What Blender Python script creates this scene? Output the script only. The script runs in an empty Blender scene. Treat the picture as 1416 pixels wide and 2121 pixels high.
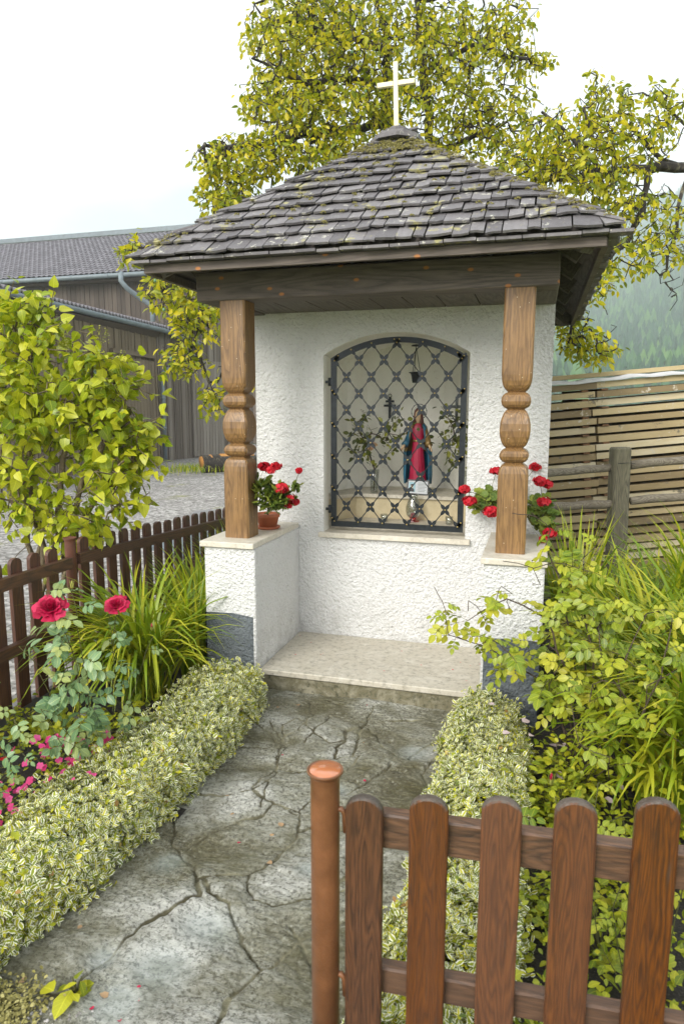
import bpy, math, random
import numpy as np
from mathutils import Vector, Matrix, noise
random.seed(7); RG = np.random.default_rng(11)
R_ = math.radians
S = bpy.context.scene
col = S.collection

# ------------------------------------------------------------------ camera
CAM = np.array([1.7316, -3.5540, 1.62]); YAW, PIT, FPX = 0.27911, 0.15196, 1398.5
cd = bpy.data.cameras.new('camera'); cam = bpy.data.objects.new('camera', cd); col.objects.link(cam)
cd.sensor_fit = 'HORIZONTAL'; cd.sensor_width = 24.0; cd.lens = 24.0*FPX/1416
cd.clip_start = 0.05; cd.clip_end = 6000
cam.location = CAM; cam.rotation_euler = (math.pi/2-PIT, -0.0015, YAW)
cd.dof.use_dof = True; cd.dof.focus_distance = 4.2; cd.dof.aperture_fstop = 6.3
S.camera = cam
_F = np.array([-math.sin(YAW)*math.cos(PIT), math.cos(YAW)*math.cos(PIT), -math.sin(PIT)])
_R = np.array([math.cos(YAW), math.sin(YAW), 0.0]); _U = np.cross(_R, _F)
def at(u, v, d): return CAM + (_F + _R*(u-708)/FPX + _U*(1060.5-v)/FPX)*d     # a point seen in the photograph, d metres deep

# ------------------------------------------------------------------ world, sun, exposure
SUN_EL, SUN_AZ = R_(30), R_(200)      # azimuth clockwise from +Y: behind the camera, a little left
w = bpy.data.worlds.new('World'); S.world = w; w.use_nodes = True
nt = w.node_tree; nt.nodes.clear()
o_ = nt.nodes.new('ShaderNodeOutputWorld'); bg = nt.nodes.new('ShaderNodeBackground')
sky = nt.nodes.new('ShaderNodeTexSky'); sky.sky_type = 'NISHITA'; sky.sun_disc = False
sky.sun_elevation = SUN_EL; sky.sun_rotation = SUN_AZ; sky.air_density = 1.0; sky.dust_density = 3.0
tc = nt.nodes.new('ShaderNodeTexCoord'); mp = nt.nodes.new('ShaderNodeMapping'); mp.inputs['Scale'].default_value = (1, 1, 2.2)
nz = nt.nodes.new('ShaderNodeTexNoise'); nz.inputs['Scale'].default_value = 2.6; nz.inputs['Detail'].default_value = 5; nz.inputs['Roughness'].default_value = .5
rp = nt.nodes.new('ShaderNodeValToRGB')
rp.color_ramp.elements[0].position = .40; rp.color_ramp.elements[0].color = (3.5, 3.85, 4.2, 1)
rp.color_ramp.elements[1].position = .56; rp.color_ramp.elements[1].color = (10.8, 10.9, 10.9, 1)
mx = nt.nodes.new('ShaderNodeMix'); mx.data_type = 'RGBA'; mx.inputs['Factor'].default_value = .93
L = nt.links.new
L(tc.outputs['Generated'], mp.inputs['Vector']); L(mp.outputs['Vector'], nz.inputs['Vector']); L(nz.outputs['Fac'], rp.inputs['Fac'])
L(sky.outputs['Color'], mx.inputs['A']); L(rp.outputs['Color'], mx.inputs['B']); L(mx.outputs['Result'], bg.inputs['Color'])
bg.inputs['Strength'].default_value = 0.085; L(bg.outputs['Background'], o_.inputs['Surface'])
sd = bpy.data.lights.new('sun', 'SUN'); sd.energy = 1.5; sd.angle = R_(30); sd.color = (1, .965, .90)
so = bpy.data.objects.new('sun', sd); col.objects.link(so)
sv = Vector((math.sin(SUN_AZ)*math.cos(SUN_EL), math.cos(SUN_AZ)*math.cos(SUN_EL), math.sin(SUN_EL)))
so.rotation_euler = sv.to_track_quat('Z', 'Y').to_euler(); so.location = (0, -10, 12)
S.view_settings.view_transform = 'Standard'; S.view_settings.look = 'None'; S.view_settings.gamma = 1
S.view_settings.use_curve_mapping = False; S.view_settings.exposure = 1.25
S.cycles.max_bounces = 6; S.cycles.transparent_max_bounces = 8; S.cycles.volume_bounces = 2
S.cycles.use_denoising = True

# ------------------------------------------------------------------ materials
def srgb(r, g, b):
    f = lambda c: (c/255/12.92 if c/255 <= .04045 else ((c/255+.055)/1.055)**2.4)
    return (f(r)*.76, f(g)*.76, f(b)*.76, 1)
class NT:
    def __init__(s, name):
        s.m = bpy.data.materials.new(name); s.m.use_nodes = True; s.t = s.m.node_tree
        s.b = s.t.nodes['Principled BSDF']; s.out = s.t.nodes['Material Output']
    def n(s, typ, **k):
        x = s.t.nodes.new(typ)
        for a, v in k.items():
            if a in x.inputs.keys() if hasattr(x.inputs, 'keys') else False: x.inputs[a].default_value = v
            else: setattr(x, a, v)
        return x
    def l(s, a, b): s.t.links.new(a, b)
    def coord(s, scale=(1, 1, 1), jitter=0.0, rot=(0, 0, 0)):
        tc = s.n('ShaderNodeTexCoord'); m = s.n('ShaderNodeMapping'); m.inputs['Scale'].default_value = scale; m.inputs['Rotation'].default_value = rot
        src = tc.outputs['Object']
        if jitter:
            oi = s.n('ShaderNodeObjectInfo'); vm = s.n('ShaderNodeVectorMath', operation='SCALE'); cv = s.n('ShaderNodeCombineXYZ')
            for i in range(3): s.l(oi.outputs['Random'], cv.inputs[i])
            s.l(cv.outputs[0], vm.inputs[0]); vm.inputs['Scale'].default_value = jitter
            ad = s.n('ShaderNodeVectorMath', operation='ADD'); s.l(src, ad.inputs[0]); s.l(vm.outputs[0], ad.inputs[1]); src = ad.outputs[0]
        s.l(src, m.inputs['Vector']); return m.outputs[0]
    def noise(s, vec, scale, detail=4, rough=.55, dist=0):
        x = s.n('ShaderNodeTexNoise'); x.inputs['Scale'].default_value = scale; x.inputs['Detail'].default_value = detail
        x.inputs['Roughness'].default_value = rough; x.inputs['Distortion'].default_value = dist
        if vec is not None: s.l(vec, x.inputs['Vector'])
        return x.outputs['Fac']
    def ramp(s, fac, stops, interp='LINEAR'):
        x = s.n('ShaderNodeValToRGB'); cr = x.color_ramp; cr.interpolation = interp
        while len(cr.elements) < len(stops): cr.elements.new(.5)
        for e, (p, c) in zip(cr.elements, stops): e.position = p; e.color = c if len(c) == 4 else (*c, 1)
        s.l(fac, x.inputs['Fac']); return x.outputs['Color']
    def mix(s, fac, a, b, mode='MIX'):
        x = s.n('ShaderNodeMix', data_type='RGBA', blend_type=mode)
        if isinstance(fac, (int, float)): x.inputs['Factor'].default_value = fac
        else: s.l(fac, x.inputs['Factor'])
        for k, v in (('A', a), ('B', b)):
            if isinstance(v, tuple): x.inputs[k].default_value = v
            else: s.l(v, x.inputs[k])
        return x.outputs['Result']
    def math(s, op, a, b=None, c=None):
        x = s.n('ShaderNodeMath', operation=op)
        for i, v in enumerate((a, b, c)):
            if v is None: continue
            if isinstance(v, (int, float)): x.inputs[i].default_value = v
            else: s.l(v, x.inputs[i])
        return x.outputs[0]
    def bump(s, h, strength=.5, dist=.01, prev=None):
        x = s.n('ShaderNodeBump'); x.inputs['Strength'].default_value = strength; x.inputs['Distance'].default_value = dist
        s.l(h, x.inputs['Height'])
        if prev is not None: s.l(prev, x.inputs['Normal'])
        return x.outputs[0]
    def fin(s, color=None, rough=None, normal=None, **k):
        if color is not None:
            if isinstance(color, tuple): s.b.inputs['Base Color'].default_value = color
            else: s.l(color, s.b.inputs['Base Color'])
        if rough is not None:
            if isinstance(rough, (int, float)): s.b.inputs['Roughness'].default_value = rough
            else: s.l(rough, s.b.inputs['Roughness'])
        if normal is not None: s.l(normal, s.b.inputs['Normal'])
        for a, v in k.items(): s.b.inputs[a.replace('_', ' ')].default_value = v
        return s.m
def fl(s, fac, a, b):      # remap 0..1 to a..b
    x = s.n('ShaderNodeMapRange'); s.l(fac, x.inputs['Value']); x.inputs['To Min'].default_value = a; x.inputs['To Max'].default_value = b
    x.inputs['From Min'].default_value = .3; x.inputs['From Max'].default_value = .7; return x.outputs[0]

def s_mid(a, b): return tuple((x+y)/2 for x, y in zip(a, b))
def m_wood(name, light, mid, dark, axis='z', scale=1.0, rough=.5, jitter=7.0, grain=1.0, speck=None, knots=False, endgrain=False):
    s = NT(name)
    sc = {'z': (1, 1, .09), 'x': (.09, 1, 1), 'y': (1, .09, 1)}[axis]
    v = s.coord(tuple(c*scale for c in sc), jitter)
    big = s.noise(v, 5, 3, .5)
    ctr = s.noise(v, 9*grain, 2, .4)
    saw = s.math('FRACT', s.math('MULTIPLY', ctr, 22))
    fine = s.noise(v, 120, 4, .65)
    fib = s.noise(v, 45, 3, .6)
    c = s.ramp(s.math('ADD', s.math('MULTIPLY', saw, .55), s.math('MULTIPLY', fib, .45)), [(.15, mid), (.5, light), (.78, s_mid(mid, dark))])
    c = s.mix(s.math('MULTIPLY', s.ramp(fine, [(.36, (1, 1, 1, 1)), (.52, (0, 0, 0, 1))]), .6), c, dark)
    c = s.mix(s.math('MULTIPLY', s.ramp(big, [(.35, (0, 0, 0, 1)), (.7, (1, 1, 1, 1))]), .6), c, mid)
    if knots:
        kv = s.coord((2.4, 1, 4.2), 0); vo = s.n('ShaderNodeTexVoronoi', voronoi_dimensions='2D'); vo.inputs['Scale'].default_value = 1.7; vo.inputs['Randomness'].default_value = 1; sk = s.n('ShaderNodeSeparateXYZ'); ck = s.n('ShaderNodeCombineXYZ'); s.l(kv, sk.inputs[0]); s.l(sk.outputs['X'], ck.inputs[0]); s.l(sk.outputs['Z'], ck.inputs[1])
        s.l(ck.outputs[0], vo.inputs['Vector']); c = s.mix(s.ramp(vo.outputs['Distance'], [(.0, (1, 1, 1, 1)), (.04, (1, 1, 1, 1)), (.075, (0, 0, 0, 1))]), c, srgb(196, 130, 74))
    if speck:
        vo = s.n('ShaderNodeTexVoronoi'); vo.inputs['Scale'].default_value = 26; s.l(s.coord((1, 1, 1), 3), vo.inputs['Vector'])
        c = s.mix(s.ramp(vo.outputs['Distance'], [(.0, (1, 1, 1, 1)), (.05, (1, 1, 1, 1)), (.075, (0, 0, 0, 1))]), c, speck)
    if endgrain:
        ge = s.n('ShaderNodeNewGeometry'); sz = s.n('ShaderNodeSeparateXYZ'); s.l(ge.outputs['Normal'], sz.inputs[0]); z_ = s.math('ADD', sz.outputs['Z'], s.math('MULTIPLY', s.math('SUBTRACT', fib, .5), 1.2))
        c = s.mix(s.ramp(z_, [(.18, (0, 0, 0, 1)), (.45, (1, 1, 1, 1))]), c, srgb(92, 82, 74))
        sv2 = s.ramp(s.noise(s.coord((1, 1, .3), jitter), 9, 5, .7), [(.55, (0, 0, 0, 1)), (.7, (1, 1, 1, 1))]); c = s.mix(s.math('MULTIPLY', sv2, .45), c, srgb(60, 44, 36))
    if endgrain:
        oi = s.n('ShaderNodeObjectInfo'); hs = s.n('ShaderNodeHueSaturation'); s.l(c, hs.inputs['Color']); mr = s.n('ShaderNodeMapRange'); s.l(oi.outputs['Random'], mr.inputs['Value']); mr.inputs['To Min'].default_value = .78; mr.inputs['To Max'].default_value = 1.22
        s.l(mr.outputs[0], hs.inputs['Value']); mr2 = s.n('ShaderNodeMapRange'); s.l(s.math('FRACT', s.math('MULTIPLY', oi.outputs['Random'], 7.7)), mr2.inputs['Value']); mr2.inputs['To Min'].default_value = .85; mr2.inputs['To Max'].default_value = 1.2; s.l(mr2.outputs[0], hs.inputs['Saturation']); c = hs.outputs['Color']
    h = s.math('ADD', s.math('MULTIPLY', saw, -.3), s.math('ADD', fine, fib))
    return s.fin(c, fl(s, big, rough-.12, rough+.15), s.bump(h, .45*grain, .003))

def m_plain(name, color, rough=.5, var=.12, scale=8, bump=.0, **k):
    s = NT(name); v = s.coord(); n = s.noise(v, scale, 5, .6)
    dk = tuple(c*(1-2*var) for c in color[:3])+(1,); lt = tuple(min(1, c*(1+var)) for c in color[:3])+(1,)
    c = s.ramp(n, [(.3, dk), (.7, lt)])
    nb = s.bump(s.noise(v, scale*12, 3, .6), bump, .003) if bump else None
    return s.fin(c, fl(s, n, max(.02, rough-.08), min(1, rough+.08)), nb, **k)

def m_stucco(name, base, dirt, strength=1.0, dirtamt=.25, plinth=False):
    s = NT(name); v = s.coord()
    n1 = s.noise(v, 52, 4, .62, .15); n2 = s.noise(v, 110, 3, .55)
    vo = s.n('ShaderNodeTexVoronoi', feature='SMOOTH_F1'); vo.inputs['Scale'].default_value = 55; s.l(v, vo.inputs['Vector'])
    h = s.math('ADD', s.math('MULTIPLY', n1, 1.0), s.math('ADD', s.math('MULTIPLY', n2, .35), s.math('MULTIPLY', vo.outputs['Distance'], -.3)))
    pits = s.ramp(n1, [(.30, (1, 1, 1, 1)), (.40, (0, 0, 0, 1))])
    big = s.ramp(s.noise(s.coord((1, 1, .35)), 2.5, 5, .6), [(.48, (0, 0, 0, 1)), (.75, (1, 1, 1, 1))])
    c = s.mix(s.math('MULTIPLY', pits, .28), base, dirt); c = s.mix(s.math('MULTIPLY', big, dirtamt), c, dirt)
    sx_ = s.n('ShaderNodeSeparateXYZ'); s.l(s.coord(), sx_.inputs[0]); low = s.n('ShaderNodeMapRange'); s.l(sx_.outputs['Z'], low.inputs['Value']); low.inputs['From Min'].default_value = .42; low.inputs['From Max'].default_value = .12
    c = s.mix(s.math('MULTIPLY', s.math('MULTIPLY', low.outputs[0], s.ramp(s.noise(v, 9, 6, .7), [(.42, (0, 0, 0, 1)), (.62, (1, 1, 1, 1))])), .35 if strength > .5 else 0), c, dirt)
    return s.fin(c, .9, s.bump(h, strength, .030))

def m_leaf(name, c_a, c_b, c_c, margin=None, mw=.62, rough=.42, trans=.35, vein=.25, spots=None, sheen=0.5, green=True):
    """c_a..c_c spread by each leaf's own number; the uv runs across and along the blade"""
    q_ = lambda c: (c[0]*1.3, c[1]*1.22, c[2]*.6, 1)
    if green: c_a, c_b, c_c = q_(c_a), q_(c_b), q_(c_c)
    s = NT(name); at_ = s.n('ShaderNodeAttribute', attribute_name='var'); f = at_.outputs['Fac']
    c = s.ramp(f, [(0, c_a), (.5, c_b), (1, c_c)])
    uv = s.n('ShaderNodeUVMap'); sp = s.n('ShaderNodeSeparateXYZ'); s.l(uv.outputs[0], sp.inputs[0])
    e = s.math('ABSOLUTE', s.math('SUBTRACT', sp.outputs['X'], .5))          # 0 midrib .5 edge
    e2 = s.math('MULTIPLY', e, 2)
    if vein:
        rib = s.math('LESS_THAN', e2, .09)
        sv_ = s.math('SINE', s.math('MULTIPLY', s.math('SUBTRACT', sp.outputs['Y'], s.math('MULTIPLY', e2, .25)), 44))
        sv_ = s.math('GREATER_THAN', sv_, .86)
        c = s.mix(s.math('MULTIPLY', s.math('MAXIMUM', rib, s.math('MULTIPLY', sv_, .5)), vein), c, tuple(min(1, x*1.9+.02) for x in c_c[:3])+(1,))
    if margin:
        wob = s.noise(s.coord(), 160, 2, .5)
        lim = s.math('ADD', s.math('MULTIPLY', wob, .5), mw-.25)
        has = s.math('GREATER_THAN', s.math('FRACT', s.math('MULTIPLY', f, 7.31)), .14)
        c = s.mix(s.math('MULTIPLY', s.math('GREATER_THAN', e2, lim), has), c, margin)
    if spots:
        nn = s.ramp(s.noise(s.coord(), 110, 2, .5), [(.64, (0, 0, 0, 1)), (.70, (1, 1, 1, 1))]); c = s.mix(nn, c, spots)
    s.fin(c, rough, None, Specular_IOR_Level=sheen)
    tr = s.n('ShaderNodeBsdfTranslucent'); s.l(c, tr.inputs['Color']); mxs = s.n('ShaderNodeMixShader'); mxs.inputs[0].default_value = trans
    s.l(s.b.outputs[0], mxs.inputs[1]); s.l(tr.outputs[0], mxs.inputs[2]); s.l(mxs.outputs[0], s.out.inputs['Surface'])
    return s.m

def m_bark(name, a, b, c, scale=18):
    s = NT(name); v = s.coord((1, 1, .5)); n = s.noise(v, scale, 5, .7); n2 = s.noise(v, scale*3, 4, .7)
    cc = s.ramp(n, [(.32, a), (.55, b), (.68, c)])
    return s.fin(cc, .9, s.bump(s.math('ADD', n, n2), .8, .01))

def m_var(name, stops, rough=.6, scale=30, amt=.35, bump=.3, axis=None, spots=None, **k):
    """colour from each piece's own number, broken up by fine noise"""
    s = NT(name); f = s.n('ShaderNodeAttribute', attribute_name='var').outputs['Fac']
    sc = {'x': (.06, 1, 1), 'y': (1, .06, 1), 'z': (1, 1, .06), None: (1, 1, 1)}[axis]
    v = s.coord(sc); n = s.noise(v, scale, 5, .65)
    c = s.ramp(s.math('ADD', s.math('MULTIPLY', f, 1-amt), s.math('MULTIPLY', n, amt)), stops)
    if spots:
        nn = s.ramp(s.noise(s.coord(), 5.5, 6, .72), [(spots[1], (0, 0, 0, 1)), (spots[1]+.05, (1, 1, 1, 1))]); c = s.mix(nn, c, spots[0])
        nn = s.ramp(s.noise(s.coord((1.3, 1.2, 1.1)), 11, 6, .75), [(spots[1]+.01, (0, 0, 0, 1)), (spots[1]+.04, (1, 1, 1, 1))]); c = s.mix(nn, c, spots[2])
    return s.fin(c, rough, s.bump(n, bump, .006) if bump else None, **k)

M = {}
M['pillar'] = m_wood('pillar_wood', srgb(166, 128, 80), srgb(132, 98, 58), srgb(86, 62, 40), 'z', 1.0, .45, 5, 1.0, speck=srgb(215, 200, 170))
M['beam'] = m_wood('beam_wood', srgb(126, 114, 104), srgb(104, 95, 88), srgb(74, 68, 64), 'x', .7, .75, 3, .8, knots=True)
M['darkwood'] = m_wood('dark_wood', srgb(130, 121, 114), srgb(110, 103, 98), srgb(78, 73, 70), 'y', .7, .8, 3, .8)
M['picket'] = m_wood('stained_picket_wood', srgb(122, 80, 52), srgb(90, 58, 40), srgb(58, 42, 33), 'z', 1.7, .48, 9, 1.3, endgrain=True)
M['picket_old'] = m_wood('dark_picket_wood', srgb(116, 74, 52), srgb(88, 56, 42), srgb(48, 36, 30), 'z', .8, .5, 9, .8)
M['rail'] = m_wood('stained_rail_wood', srgb(128, 94, 70), srgb(92, 68, 52), srgb(52, 41, 35), 'x', 1.3, .45, 9, 1.0)
M['rail_y'] = m_wood('side_rail_wood', srgb(116, 78, 54), srgb(86, 58, 44), srgb(50, 38, 32), 'y', .8, .5, 9, .8)
M['white'] = m_stucco('white_roughcast', (.84, .84, .83, 1), srgb(170, 166, 150), 1.0, .10)
M['inner'] = m_stucco('smooth_white_render', (.90, .89, .83, 1), srgb(186, 178, 150), .06, .30)
M['plinth'] = m_stucco('grey_painted_roughcast', srgb(112, 120, 126), srgb(186, 194, 198), 1.0, .55)
def m_marble(name, a, b, dirt, amt, rough=.45):
    s = NT(name); v = s.coord((1, 1, 1), 2); n = s.noise(v, 5, 8, .65, 1.5); n2 = s.noise(v, 34, 5, .7)
    c = s.ramp(n, [(.3, a), (.52, b), (.7, a)])
    c = s.mix(s.math('MULTIPLY', s.ramp(n2, [(.5, (0, 0, 0, 1)), (.68, (1, 1, 1, 1))]), amt), c, dirt)
    return s.fin(c, rough, s.bump(n2, .12, .004))
M['slab'] = m_marble('beige_limestone', srgb(244, 238, 224), srgb(226, 218, 200), srgb(150, 142, 122), .35)
M['slabdirt'] = m_marble('stained_limestone', srgb(232, 226, 212), srgb(210, 202, 184), srgb(116, 110, 92), .55, .55)
M['stepface'] = m_marble('mossy_step_face', srgb(178, 172, 150), srgb(122, 116, 90), srgb(60, 62, 40), .8, .8)
M['cream'] = m_marble('cream_marble', srgb(226, 212, 176), srgb(214, 198, 160), srgb(172, 156, 122), .2)
M['shingle'] = m_var('weathered_shingle', [(0, srgb(84, 81, 84)), (.5, srgb(118, 114, 116)), (1, srgb(152, 148, 149))], .7, 42, .5, .9, 'y', spots=(srgb(176, 170, 120), .59, srgb(206, 204, 190)))
M['shingle_x'] = m_var('weathered_shingle_side', [(0, srgb(84, 81, 84)), (.5, srgb(118, 114, 116)), (1, srgb(152, 148, 149))], .7, 42, .5, .9, 'x', spots=(srgb(176, 170, 120), .59, srgb(206, 204, 190)))
M['moss'] = m_var('moss', [(0, srgb(104, 98, 56)), (.5, srgb(158, 150, 84)), (1, srgb(206, 198, 140))], .95, 60, .5, .8)
M['iron'] = m_plain('black_wrought_iron', srgb(52, 57, 62), .38, .15, 30, .25, Metallic=.55)
M['brass'] = m_plain('brass_rivet', srgb(214, 190, 120), .3, .1, 30, 0, Metallic=.8)
M['goldcross'] = m_plain('pale_gilded_wood', srgb(255, 244, 196), .35, .06, 10, .1)
M['rustpost'] = m_plain('red_brown_paint', srgb(140, 92, 58), .42, .22, 9, .35)
M['wetpaint'] = m_plain('wet_orange_paint', srgb(206, 128, 84), .03, .06, 10, 0, Coat_Weight=1.0)
M['rustpost_d'] = m_plain('dark_red_brown_paint', srgb(112, 68, 52), .5, .16, 22, .15)
M['zinc'] = m_plain('blue_grey_zinc', srgb(124, 136, 142), .45, .12, 4, .0)
M['barnboard'] = m_var('weathered_barn_board', [(0, srgb(74, 64, 56)), (.4, srgb(112, 102, 92)), (.75, srgb(150, 142, 132)), (1, srgb(186, 180, 170))], .85, 9, .5, .6, 'z')
M['barndark'] = m_var('dark_barn_board', [(0, srgb(60, 52, 46)), (.5, srgb(86, 76, 68)), (1, srgb(122, 110, 98))], .85, 9, .5, .6, 'z')
M['barndoor'] = m_var('brown_barn_door', [(0, srgb(96, 84, 68)), (.5, srgb(124, 110, 90)), (1, srgb(142, 128, 106))], .8, 9, .5, .4, 'z')
M['rooftile'] = m_var('grey_roof_tile', [(0, srgb(84, 80, 86)), (.5, srgb(116, 112, 118)), (1, srgb(146, 142, 148))], .6, 6, .3, 0)
M['glassgreen'] = m_plain('green_window_glass', srgb(112, 132, 120), .15, .1, 2, 0)
M['lumber'] = m_var('sawn_board', [(0, srgb(104, 90, 68)), (.35, srgb(166, 144, 104)), (.7, srgb(204, 184, 140)), (1, srgb(242, 234, 210))], .75, 12, .3, .5, 'x', spots=(srgb(120, 110, 94), .60, srgb(210, 200, 180)))
M['lumberend'] = m_plain('sticker_wood', srgb(128, 92, 62), .8, .2, 20, .2)
M['logrey'] = m_wood('grey_fence_log', srgb(168, 158, 140), srgb(126, 116, 100), srgb(78, 68, 56), 'x', .8, .85, 9, 1.5)
M['postgrey'] = m_wood('mossy_fence_post', srgb(150, 144, 118), srgb(108, 102, 86), srgb(66, 62, 54), 'z', 1, .9, 9, 1.5)
M['tarp'] = m_plain('white_sheeting', srgb(220, 220, 222), .35, .08, 6, .2)
M['terracotta'] = m_plain('terracotta', srgb(198, 112, 72), .6, .12, 12, .1)
M['bark'] = m_bark('plum_bark', srgb(40, 36, 34), srgb(64, 58, 52), srgb(126, 122, 98))
M['barkl'] = m_bark('shrub_bark', srgb(88, 76, 62), srgb(128, 114, 88), srgb(164, 152, 116), 30)
M['thorn'] = m_bark('rose_stem', srgb(70, 72, 36), srgb(104, 104, 50), srgb(134, 124, 72), 40)
M['rosewood'] = m_bark('old_rose_wood', srgb(64, 52, 46), srgb(98, 82, 70), srgb(122, 112, 72), 40)
M['plumleaf'] = m_leaf('plum_leaf', srgb(98, 122, 30), srgb(166, 174, 40), srgb(226, 214, 60), rough=.38, trans=.5)
M['lilac'] = m_leaf('lilac_leaf', srgb(112, 142, 34), srgb(164, 180, 48), srgb(204, 208, 74), rough=.36, trans=.4)
M['roseleaf'] = m_leaf('rose_leaf', srgb(104, 144, 96), srgb(140, 174, 122), srgb(184, 194, 112), rough=.34, trans=.3, vein=.3, green=False)
M['roseleaf_y'] = m_leaf('yellow_green_rose_leaf', srgb(104, 132, 48), srgb(150, 168, 62), srgb(188, 188, 78), rough=.4, trans=.35)
M['hedge'] = m_leaf('variegated_leaf', srgb(84, 108, 40), srgb(150, 164, 48), srgb(216, 212, 56), margin=(.92, .91, .72, 1), mw=.545, rough=.42, trans=.25, vein=0)
M['blade'] = m_leaf('daylily_blade', srgb(96, 132, 36), srgb(144, 168, 44), srgb(196, 196, 74), rough=.42, trans=.35, vein=.12)
M['geran'] = m_leaf('geranium_leaf', srgb(70, 98, 46), srgb(100, 126, 62), srgb(150, 162, 92), rough=.6, trans=.2, vein=.2)
M['vaseleaf'] = m_leaf('dark_cut_leaf', srgb(50, 66, 40), srgb(78, 92, 52), srgb(138, 144, 60), rough=.4, trans=.2)
M['dry'] = m_leaf('dry_leaf', srgb(150, 106, 60), srgb(186, 146, 84), srgb(222, 196, 120), rough=.7, trans=.2, vein=.1, green=False)
M['ground_leaf'] = m_leaf('ground_leaf', srgb(100, 124, 40), srgb(146, 160, 48), srgb(190, 192, 66), rough=.45, trans=.3)
def m_petal(name, a, b, c): return m_leaf(name, a, b, c, rough=.5, trans=.25, vein=0, sheen=.3, green=False)
M['red'] = m_petal('scarlet_petal', srgb(190, 12, 34), srgb(222, 22, 48), srgb(236, 52, 66))
M['crimson'] = m_petal('crimson_rose_petal', srgb(160, 10, 54), srgb(206, 22, 76), srgb(230, 60, 104))
M['pink'] = m_petal('pink_petal', srgb(214, 40, 110), srgb(232, 70, 140), srgb(240, 110, 170))
M['palepink'] = m_petal('pale_pink_petal', srgb(232, 196, 206), srgb(242, 214, 222), srgb(248, 230, 232))
M['bud'] = m_petal('rose_bud_green', srgb(130, 142, 60), srgb(170, 172, 80), srgb(200, 196, 100))
M['fruit'] = m_plain('green_plum', srgb(120, 158, 120), .4, .15, 30, 0)

def m_ground():
    s = NT('meadow_ground'); v = s.coord(); n = s.noise(v, 1.3, 8, .7); n2 = s.noise(v, 40, 4, .7)
    c = s.ramp(n, [(.3, srgb(92, 106, 44)), (.55, srgb(130, 138, 62)), (.75, srgb(112, 100, 70))])
    return s.fin(c, .95, s.bump(n2, .6, .02))
M['ground'] = m_ground()
def m_soil():
    s = NT('dark_garden_soil'); v = s.coord(); n = s.noise(v, 30, 8, .75); n2 = s.noise(v, 140, 4, .7)
    c = s.ramp(n2, [(.3, srgb(46, 42, 40)), (.55, srgb(74, 68, 62)), (.68, srgb(112, 104, 92)), (.78, srgb(176, 170, 158))])
    return s.fin(c, .8, s.bump(s.math('ADD', n, n2), 1, .02))
M['soil'] = m_soil()
def m_gravel():
    s = NT('grey_gravel'); v = s.coord(); vo = s.n('ShaderNodeTexVoronoi'); vo.inputs['Scale'].default_value = 22; s.l(v, vo.inputs['Vector'])
    n = s.noise(v, .7, 6, .6); sp = s.n('ShaderNodeSeparateColor'); s.l(vo.outputs['Color'], sp.inputs[0])
    c = s.ramp(sp.outputs[0], [(0, srgb(112, 108, 104)), (.5, srgb(160, 156, 152)), (1, srgb(204, 200, 196))])
    c = s.mix(s.ramp(n, [(.45, (0, 0, 0, 1)), (.7, (1, 1, 1, 1))]), c, s.mix(.5, c, srgb(120, 116, 112)))
    g = s.ramp(s.noise(s.coord((1, 1.2, 1)), .9, 7, .7), [(.60, (0, 0, 0, 1)), (.66, (1, 1, 1, 1))])
    c = s.mix(s.math('MULTIPLY', g, .6), c, srgb(146, 148, 70))
    return s.fin(c, .9, s.bump(vo.outputs['Distance'], .8, .02))
M['gravel'] = m_gravel()
M['asphalt'] = m_plain('wet_grey_asphalt', srgb(140, 138, 138), .55, .08, 30, .3)
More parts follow.
